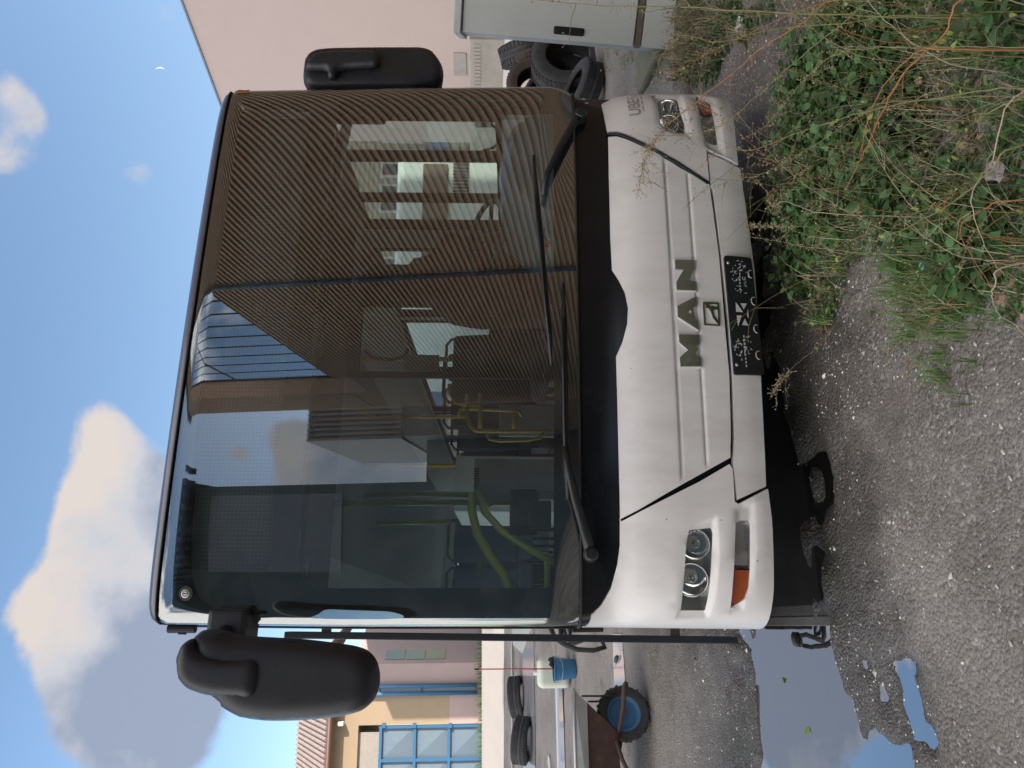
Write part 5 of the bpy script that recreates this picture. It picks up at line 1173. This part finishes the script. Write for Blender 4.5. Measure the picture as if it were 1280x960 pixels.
def leafmat(name, col, isl=.4):
    m = mat(name, col, .5, island=isl, spec=.35); n = m.node_tree.nodes; l = m.node_tree.links; b = n['Principled BSDF']; o = n['Material Output']
    t_ = n.new('ShaderNodeBsdfTranslucent'); t_.inputs[0].default_value = (col[0]*1.4, col[1]*1.5, col[2]*.8, 1); x_ = n.new('ShaderNodeMixShader'); x_.inputs[0].default_value = .25
    l.new(b.outputs[0], x_.inputs[1]); l.new(t_.outputs[0], x_.inputs[2]); l.new(x_.outputs[0], o.inputs[0]); return m
M_leaf = leafmat('leaf_green', (.062,.122,.042), .65); M_leaf2 = leafmat('leaf_yellow', (.20,.25,.06), .4); M_leaf3 = leafmat('leaf_dry', (.30,.20,.12), .5); M_gr = leafmat('grass_blade', (.13,.20,.065), .5)
def herb(pts, hmax, lmin, lmax, nl):
    out = []
    for (x, y) in pts:
        z = gz(x, y); h = hmax*(.35+.65*rs.rand()); lean = (rs.rand(2)-.5)*.7; k = rs.randint(*nl); t = (np.arange(k)+.6)/k; ang = np.cumsum(2.1+rs.rand(k)*.9)
        P_ = np.stack([x+lean[0]*h*t, y+lean[1]*h*t, z+h*t], 1); D = np.stack([np.cos(ang), np.sin(ang), -.15+.55*rs.rand(k)+.5*(t > .8)], 1)
        L_ = (lmin+(lmax-lmin)*rs.rand(k))*(1.1-.45*t); out.append(leaves(P_+D*.012, D, L_, .75+.5*rs.rand(k)))
    return out
hA = scatter(WA, 2700, BARE); dn = vnoise(hA[:,0], hA[:,1], 40, .28); big_ = dn > .52
tag(leaf_mesh('weeds', herb(hA[big_], .14, .030, .070, (6, 11)), M_leaf), 'dense broad-leaved green weeds covering the ground before the bus', 'weeds', kind='stuff')
tag(leaf_mesh('ground_cover', herb(hA[~big_], .045, .012, .026, (5, 9))+herb(scatter(WA, 1500, BARE), .04, .010, .022, (4, 8)), M_leaf), 'small creeping green leaves between the taller weeds', 'ground cover', kind='stuff')
tag(leaf_mesh('yellow_leaves', herb(scatter(WA, 90), .05, .018, .045, (1, 4))+herb(scatter(WB, 25), .05, .02, .05, (1, 4))+herb(ground_poly([(1060,305),(1005,405),(1028,430),(1035,402),(1030,300),(1105,255)]), .06, .025, .05, (2, 5)), M_leaf2), 'scattered yellowing leaves among the weeds', 'fallen leaves', kind='stuff')
tag(leaf_mesh('dry_leaves', herb(scatter(WA, 800), .025, .014, .045, (1, 4)), M_leaf3), 'withered brown leaves lying among the weeds', 'dry leaves', kind='stuff')
tag(leaf_mesh('ivy', herb(scatter(WB, 330), .10, .02, .045, (5, 9)), M_leaf), 'dark ivy creeping over the concrete beside the cabinet', 'ivy', kind='stuff')
sp_ = ground_poly([(772,62),(790,70),(800,75),(815,80),(780,76),(822,92),(765,84)])
tag(leaf_mesh('sprouting_weeds', herb(np.vstack([sp_, sp_+.05, sp_-.04]), .10, .02, .04, (4, 7)), M_leaf2), 'bright yellow-green weeds sprouting between the tyres and the bus corner', 'weeds', kind='stuff')
def grass(pts, hlo, hhi, nb, wd_=.0022, name='grass', m=None):
    Vs = []; Fs = []; c0 = 0
    for (x, y) in pts:
        z = gz(x, y)
        for _ in range(nb):
            a = rs.rand()*6.283; h = hlo+(hhi-hlo)*rs.rand(); le = .25+.75*rs.rand(); bx_, by_ = x+(rs.rand()-.5)*.04, y+(rs.rand()-.5)*.04; px_, py_ = -math.sin(a)*wd_, math.cos(a)*wd_
            for i, t_ in enumerate((0, .35, .7, 1)):
                r_ = le*h*t_*t_*.9; zz_ = z+h*t_*(1-.35*le*t_); w_ = (1-t_*.9); Vs.append((bx_+math.cos(a)*r_+px_*w_, by_+math.sin(a)*r_+py_*w_, zz_)); Vs.append((bx_+math.cos(a)*r_-px_*w_, by_+math.sin(a)*r_-py_*w_, zz_))
            for i in range(3): Fs.append((c0+2*i, c0+2*i+1, c0+2*i+3, c0+2*i+2))
            c0 += 8
    return fast_mesh(name, np.array(Vs), np.array(Fs), m or M_gr, True, 4)
gp = np.array([GP.x, GP.y])+rs.randn(230, 2)*np.array([.16,.13]); g2 = scatter(WA, 420)
tag(grass(np.vstack([gp, g2]), .04, .13, 8), 'fine green grass growing through the weeds', 'grass', kind='stuff')
M_straw = mat('straw', (.30,.24,.16), .8, island=.5)
tag(grass(scatter(WA, 620), .05, .20, 4, .0016, 'straw', M_straw), 'dry pale straw tangled through the weeds', 'straw', kind='stuff')
tag(grass(np.array([(x_, FY-.15-.5*rs.rand()) for x_ in np.linspace(-10, -.5, 130)]), .08, .3, 7, .012, 'verge_grass'), 'rough grass along the foot of the pink and peach walls', 'grass', kind='stuff')
tag(grass(scatter(WB, 160), .08, .25, 8, .002, 'verge_grass', M_straw), 'dry grass hanging over the concrete plinth', 'grass', kind='stuff')

# tall stalks, each a plant of its own: (photo x, photo y, distance) from root to tip
M_stk = {'g': mat('stalk_olive', (.17,.16,.06), .6, var=.2, vscale=30), 'o': mat('stalk_orange', (.30,.13,.05), .6, var=.2, vscale=30), 'd': mat('stalk_dark', (.09,.075,.06), .7, var=.2, vscale=30), 's': mat('stalk_pale', (.36,.30,.21), .7, var=.2, vscale=30)}
M_seed = mat('seed_head', (.27,.22,.13), .8, island=.4)
def stalk(pts, col, r, label, seeds=0, side=0, leafy=0, group=None, sspan=.3, seedpx=.03):
    P_ = [wd(*p) for p in pts]; d0 = P_[0]-P_[1]; d0.normalize()
    g0_ = gz(P_[0].x, P_[0].y)
    if P_[0].z > g0_+.01: P_.insert(0, Vector((P_[0].x+d0.x*.05, P_[0].y+d0.y*.05, g0_-.02)))   # rooted in the ground
    Q_ = []
    for i in range(len(P_)-1):
        p0, p1, p2, p3 = P_[max(0,i-1)], P_[i], P_[i+1], P_[min(len(P_)-1,i+2)]
        for k in range(6):
            t_ = k/6; Q_.append(.5*((2*p1)+(p2-p0)*t_+(2*p0-5*p1+4*p2-p3)*t_*t_+(3*p1-p0-3*p2+p3)*t_**3)+Vector(rs.randn(3)*.0012))
    Q_.append(P_[-1]); n_ = len(Q_); base = Q_[0]; Q_ = [q-base for q in Q_]
    mb = MB(); mb.tube(Q_, [r*(1-.75*i/(n_-1)) for i in range(n_)], 6)
    o = mb.build('weed_stalk', M_stk[col], smooth=True); o.location = base; tag(o, label, 'weed stalk', group)
    tw = MB(); ends = []
    for _ in range(side):
        i = rs.randint(int(n_*.3), n_-2); d_ = (Q_[i+1]-Q_[i]).normalized(); v = (d_*.6+Vector(rs.randn(3))*.55).normalized(); L__ = .04+.10*rs.rand(); a = Q_[i]; b_ = a+v*L__*.5+Vector((0,0,-.004)); c_ = a+v*L__+Vector((0,0,-.02)); tw.tube([a, b_, c_], [r*.4, r*.3, r*.18], 4); ends += [b_, c_]
    if side: tw.build('twig', M_stk[col], o, smooth=True)
    if seeds:
        sb = MB(); lo_ = int(n_*(1-sspan))
        for _ in range(seeds):
            if ends and rs.rand() < .4: q = ends[rs.randint(len(ends))]
            else:
                f_ = lo_+(n_-1-lo_)*rs.rand(); i = int(f_); q = Q_[i].lerp(Q_[min(n_-1, i+1)], f_-i)
            v = Vector(rs.randn(3)).normalized(); q2 = q+v*(.004+seedpx*rs.rand()); sb.tube([q, q2], .0005, 3, cap=False)
            w_ = .0016+.0014*rs.rand(); sb.box(q2, (w_, w_, w_*1.5), Matrix.Rotation(rs.rand()*3, 3, 'X'))
        sb.build('seed_head', M_seed, o)
    if leafy:
        k = leafy; ix = rs.randint(int(n_*.15), n_-1, k); A_ = np.array([tuple(Q_[i]) for i in ix]); lm = leaf_mesh('leaf', [leaves(A_, rs.randn(k,3)+np.array([0,0,.2]), .008+.012*rs.rand(k), .7+.3*rs.rand(k))], M_leaf2); lm.parent = o
    return o
GS = 'weed stalks arching up from the right foreground'
stalk([(1290,24,2.0),(1180,22,2.05),(1080,20,2.1),(950,14,2.2),(850,9,2.3),(770,8,2.4),(700,3,2.5),(660,-3,2.6)], 'g', .0032, 'straight olive stalk crossing in front of the grey cabinet door', 60, 8, 6, GS, .6)
stalk([(1215,-6,1.7),(1180,42,1.75),(1130,92,1.8),(1105,135,1.9),(1088,175,1.95),(1068,215,2.05),(1055,240,2.1)], 'o', .0032, 'bright orange stalk rising over the densest weeds', 10, 5, 6, GS)
stalk([(1190,62,1.6),(1150,64,1.65),(1110,100,1.7),(1085,150,1.75),(1075,200,1.85)], 'o', .0024, 'orange stalk forking beside the brightest orange one', 0, 5, 5, GS)
stalk([(1268,20,1.6),(1240,70,1.65),(1212,125,1.7),(1172,188,1.75),(1140,248,1.85),(1104,305,1.95),(1080,348,2.1),(1030,425,2.4),(995,455,2.55),(975,478,2.6),(967,492,2.62)], 'd', .0022, 'long dark stalk reaching the edge of the weeds with a pale seed tip', 150, 7, 0, GS, .16, .025)
stalk([(1285,178,1.5),(1240,212,1.55),(1200,246,1.65),(1145,280,1.8),(1085,305,2.0),(1020,345,2.3)], 'g', .0026, 'olive stalk leaning left over the grass tuft', 10, 5, 10, GS)
stalk([(1060,-8,2.2),(1000,30,2.3),(950,62,2.4),(915,92,2.5),(870,128,2.6),(840,152,2.65),(815,180,2.7),(805,205,2.75),(797,240,2.75)], 'o', .0024, 'seeded stalk leaning across the driver side headlight', 330, 12, 3, GS, .42, .04)
stalk([(1110,-8,2.1),(1040,40,2.2),(985,85,2.3),(930,135,2.4),(895,160,2.5),(850,168,2.6),(812,176,2.65)], 'g', .0022, 'olive stalk crossing the driver side turn signal', 90, 10, 5, GS, .5, .03)
stalk([(1240,120,1.8),(1160,125,1.9),(1099,130,2.0),(1040,168,2.15),(958,215,2.4),(915,226,2.5),(868,243,2.6)], 'g', .0018, 'thin leafy stalk ending before the white bumper', 90, 6, 12, GS, .35, .015)
stalk([(1090,285,2.25),(1040,284,2.3),(985,283,2.35),(950,283,2.4),(934,281,2.42)], 'g', .0012, 'short fine stalk with a yellow seed tip in front of the bumper', 110, 0, 0, GS, .4, .012)
stalk([(1045,268,2.2),(1010,262,2.25),(980,252,2.35),(966,258,2.4),(962,240,2.4)], 's', .0014, 'pale bent stalk with curled seed head beside the front wheel shadow', 120, 4, 0, GS, .3, .02)
stalk([(1270,110,1.6),(1190,120,1.7),(1100,135,1.85),(1000,165,2.1),(940,188,2.3),(905,186,2.4),(870,212,2.5)], 'g', .0020, 'low olive stalk touching the bumper with tiny buds', 90, 7, 4, GS, .4, .015)
stalk([(1150,60,1.8),(1090,60,1.9),(1040,70,2.0),(1000,105,2.1),(960,155,2.25),(925,175,2.35)], 'g', .0018, 'stalk carrying yellowish buds before the gap under the bus', 150, 6, 4, GS, .6, .02)
stalk([(1288,108,1.45),(1240,200,1.5),(1215,245,1.5),(1228,300,1.55),(1255,345,1.6)], 's', .0020, 'pale straw stalk looping above the grass', 0, 3, 0, GS)
stalk([(1275,250,1.5),(1230,262,1.55),(1200,285,1.6),(1215,320,1.6),(1250,372,1.6),(1282,395,1.6)], 'o', .0016, 'thin brown stalk curling down at the grass edge', 0, 3, 0, GS)
stalk([(1270,330,1.5),(1245,355,1.52),(1240,372,1.55),(1252,395,1.6),(1285,412,1.6)], 's', .0022, 'thick pale stalk hooked at the picture edge', 0, 2, 0, GS)
stalk([(1120,20,2.0),(1060,28,2.1),(960,38,2.3),(900,52,2.4),(850,45,2.5),(822,75,2.6)], 'g', .0018, 'olive stalk reaching over the ivy below the cabinet', 60, 9, 10, GS)
stalk([(1090,-6,2.1),(1010,10,2.2),(930,45,2.4),(880,70,2.5),(830,98,2.6)], 'o', .0018, 'reddish stalk running over the ivy to the cabinet foot', 60, 8, 8, GS)
rr = random.Random(9)
for i in range(64):                             # the rest of the thicket: much alike
    x0, y0_ = rr.uniform(1040, 1290), rr.uniform(-10, 330); ang = rr.uniform(-.9, 1.0); L_ = rr.uniform(90, 300); d0 = 2.55-(x0-1000)/280*1.0
    pts = [(x0-L_*t_*math.cos(ang*(.6+.5*t_)), y0_+L_*t_*math.sin(ang*(.6+.5*t_))*.9, d0+.10-.05*t_) for t_ in (0,.3,.6,1)]
    stalk(pts, rr.choice('gggosd'), rr.uniform(.0011, .0021), 'thin wild stalk in the tangle over the weeds at the right', rr.choice((0,0,40)), rr.randint(2, 7), rr.choice((0,0,5)), 'thin stalks of the weed thicket', .4, .02)

# litter among the weeds
def crumple(name, px, py, r_, m, label, cat, flat=.5, lift=.02, seed=1):
    g = np.random.RandomState(seed); mb = MB(); V = []; nu, nv_ = 10, 7
    p = on(px, py, lift)
    for j in range(nv_):
        for i in range(nu):
            a = 2*math.pi*i/nu; b_ = math.pi*(j+.5)/nv_; q = r_*(.6+.7*g.rand()); V.append((q*math.cos(a)*math.sin(b_), q*math.sin(a)*math.sin(b_)*.8, q*math.cos(b_)*flat))
    F = [(j*nu+i, j*nu+(i+1) % nu, (j+1)*nu+(i+1) % nu, (j+1)*nu+i) for j in range(nv_-1) for i in range(nu)]+[tuple(range(nu-1,-1,-1)), tuple((nv_-1)*nu+k for k in range(nu))]
    mb.add(V, F); o = mb.build(name, m); o.location = p; return tag(o, label, cat)
crumple('plastic_scrap', 1040, 210, .022, mat('litter_blue', (.03,.12,.45), .4), 'crumpled blue plastic scrap among the green leaves', 'litter', .6, .04, 2)
crumple('paper_scrap', 1130, 148, .028, mat('litter_white', (.7,.7,.66), .6), 'white paper scrap caught in the weeds under the orange stalk', 'litter', .5, .05, 3)
crumple('rag', 1262, 214, .035, mat('litter_grey', (.30,.27,.27), .9, var=.3, vscale=60), 'crumpled grey rag at the far right edge of the weeds', 'rag', .6, .03, 4)
crumple('bottle_cap', 1220, 322, .012, mat('litter_red', (.35,.02,.02), .4), 'small dark red scrap in the grass', 'litter', .7, .04, 5)
crumple('torn_wrapper', 1172, 332, .014, mat('litter_green', (.10,.5,.35), .4), 'tiny turquoise wrapper scrap in the grass', 'litter', .4, .05, 6)
crumple('stone', 1073, 130, .030, M_peb, 'pale angular stone lodged among the weeds near the gravel strip', 'stone', .7, .02, 7)
crumple('stone', 938, 34, .05, M_peb, 'white flake of stone in the ivy below the cabinet', 'stone', .25, .05, 8)
crumple('paper_scrap', 746, 88, .05, mat('litter_white2', (.6,.64,.70), .6), 'pale scrap lying beside the tyre heap', 'litter', .5, .02, 9)
# half sunk stone in the puddle and drifting leaves
p = ground_at(1003, 800); mb = MB()
o = stones('stone', [(0,0,0)], [.06], mat('wet_stone', (.03,.03,.022), .4, bump=.004)); o.location = (p.x, p.y, -.03); q = o.modifiers.new('s', 'SUBSURF'); q.levels = q.render_levels = 2; tag(o, 'dark wet stone sticking out of the puddle', 'stone')
def flat_leaf(px, py, L_, label):
    p = ground_at(px, py); v = leaves(np.array([[0,0,0.]]), np.array([[.6,.8,0.]]), np.array([L_]), np.array([1.])); o = leaf_mesh('fallen_leaf', [v], M_leaf2); o.location = (p.x, p.y, max(p.z, -.034)+.004); tag(o, label, 'leaf', 'leaves on the puddle')
flat_leaf(1020, 917, .05, 'pale green leaf floating on the puddle'); flat_leaf(987, 853, .035, 'small leaf floating near the bus side of the puddle')
# concrete slab and dark channel under the driver side
a, b_, c_ = ground_at(905,150), ground_at(962,100), ground_at(938,215)
# crescent moon, far away
mm = bpy.data.materials.new('moon_glow'); mm.use_nodes = True; e_ = mm.node_tree.nodes; e_.clear(); em_ = e_.new('ShaderNodeEmission'); em_.inputs[0].default_value = (1,.97,.93,1); em_.inputs[1].default_value = .36; oo = e_.new('ShaderNodeOutputMaterial'); mm.node_tree.links.new(em_.outputs[0], oo.inputs[0])
D_ = 2200.0; o_ = camloc(CW); cen = wd(200, 86.5, D_); ru = (wd(201, 86.5, D_)-cen); rv = (wd(200, 87.5, D_)-cen); fwd = (cen-o_).normalized()
N_ = 20; up1 = []; 
for k in range(N_+1):
    a = math.pi*k/N_; up1.append((6.0*math.cos(a)*.95, -6.2*math.sin(a)*.62-(-1.0), -6.0*math.sin(a)*.62*.55+1.0))
V = []; 
for x_, yo, yi in up1:
    for q in (yo, yi):
        for dz in (0, 8): V.append(cen+ru*x_+rv*q+fwd*dz)
F = []
for k in range(N_):
    a = 4*k; F += [(a, a+4, a+6, a+2), (a+1, a+3, a+7, a+5), (a, a+1, a+5, a+4), (a+2, a+6, a+7, a+3)]
mb = MB(); mb.add(V, F); tag(mb.build('moon', mm), 'thin pale crescent moon in the blue sky above the bus', 'moon')
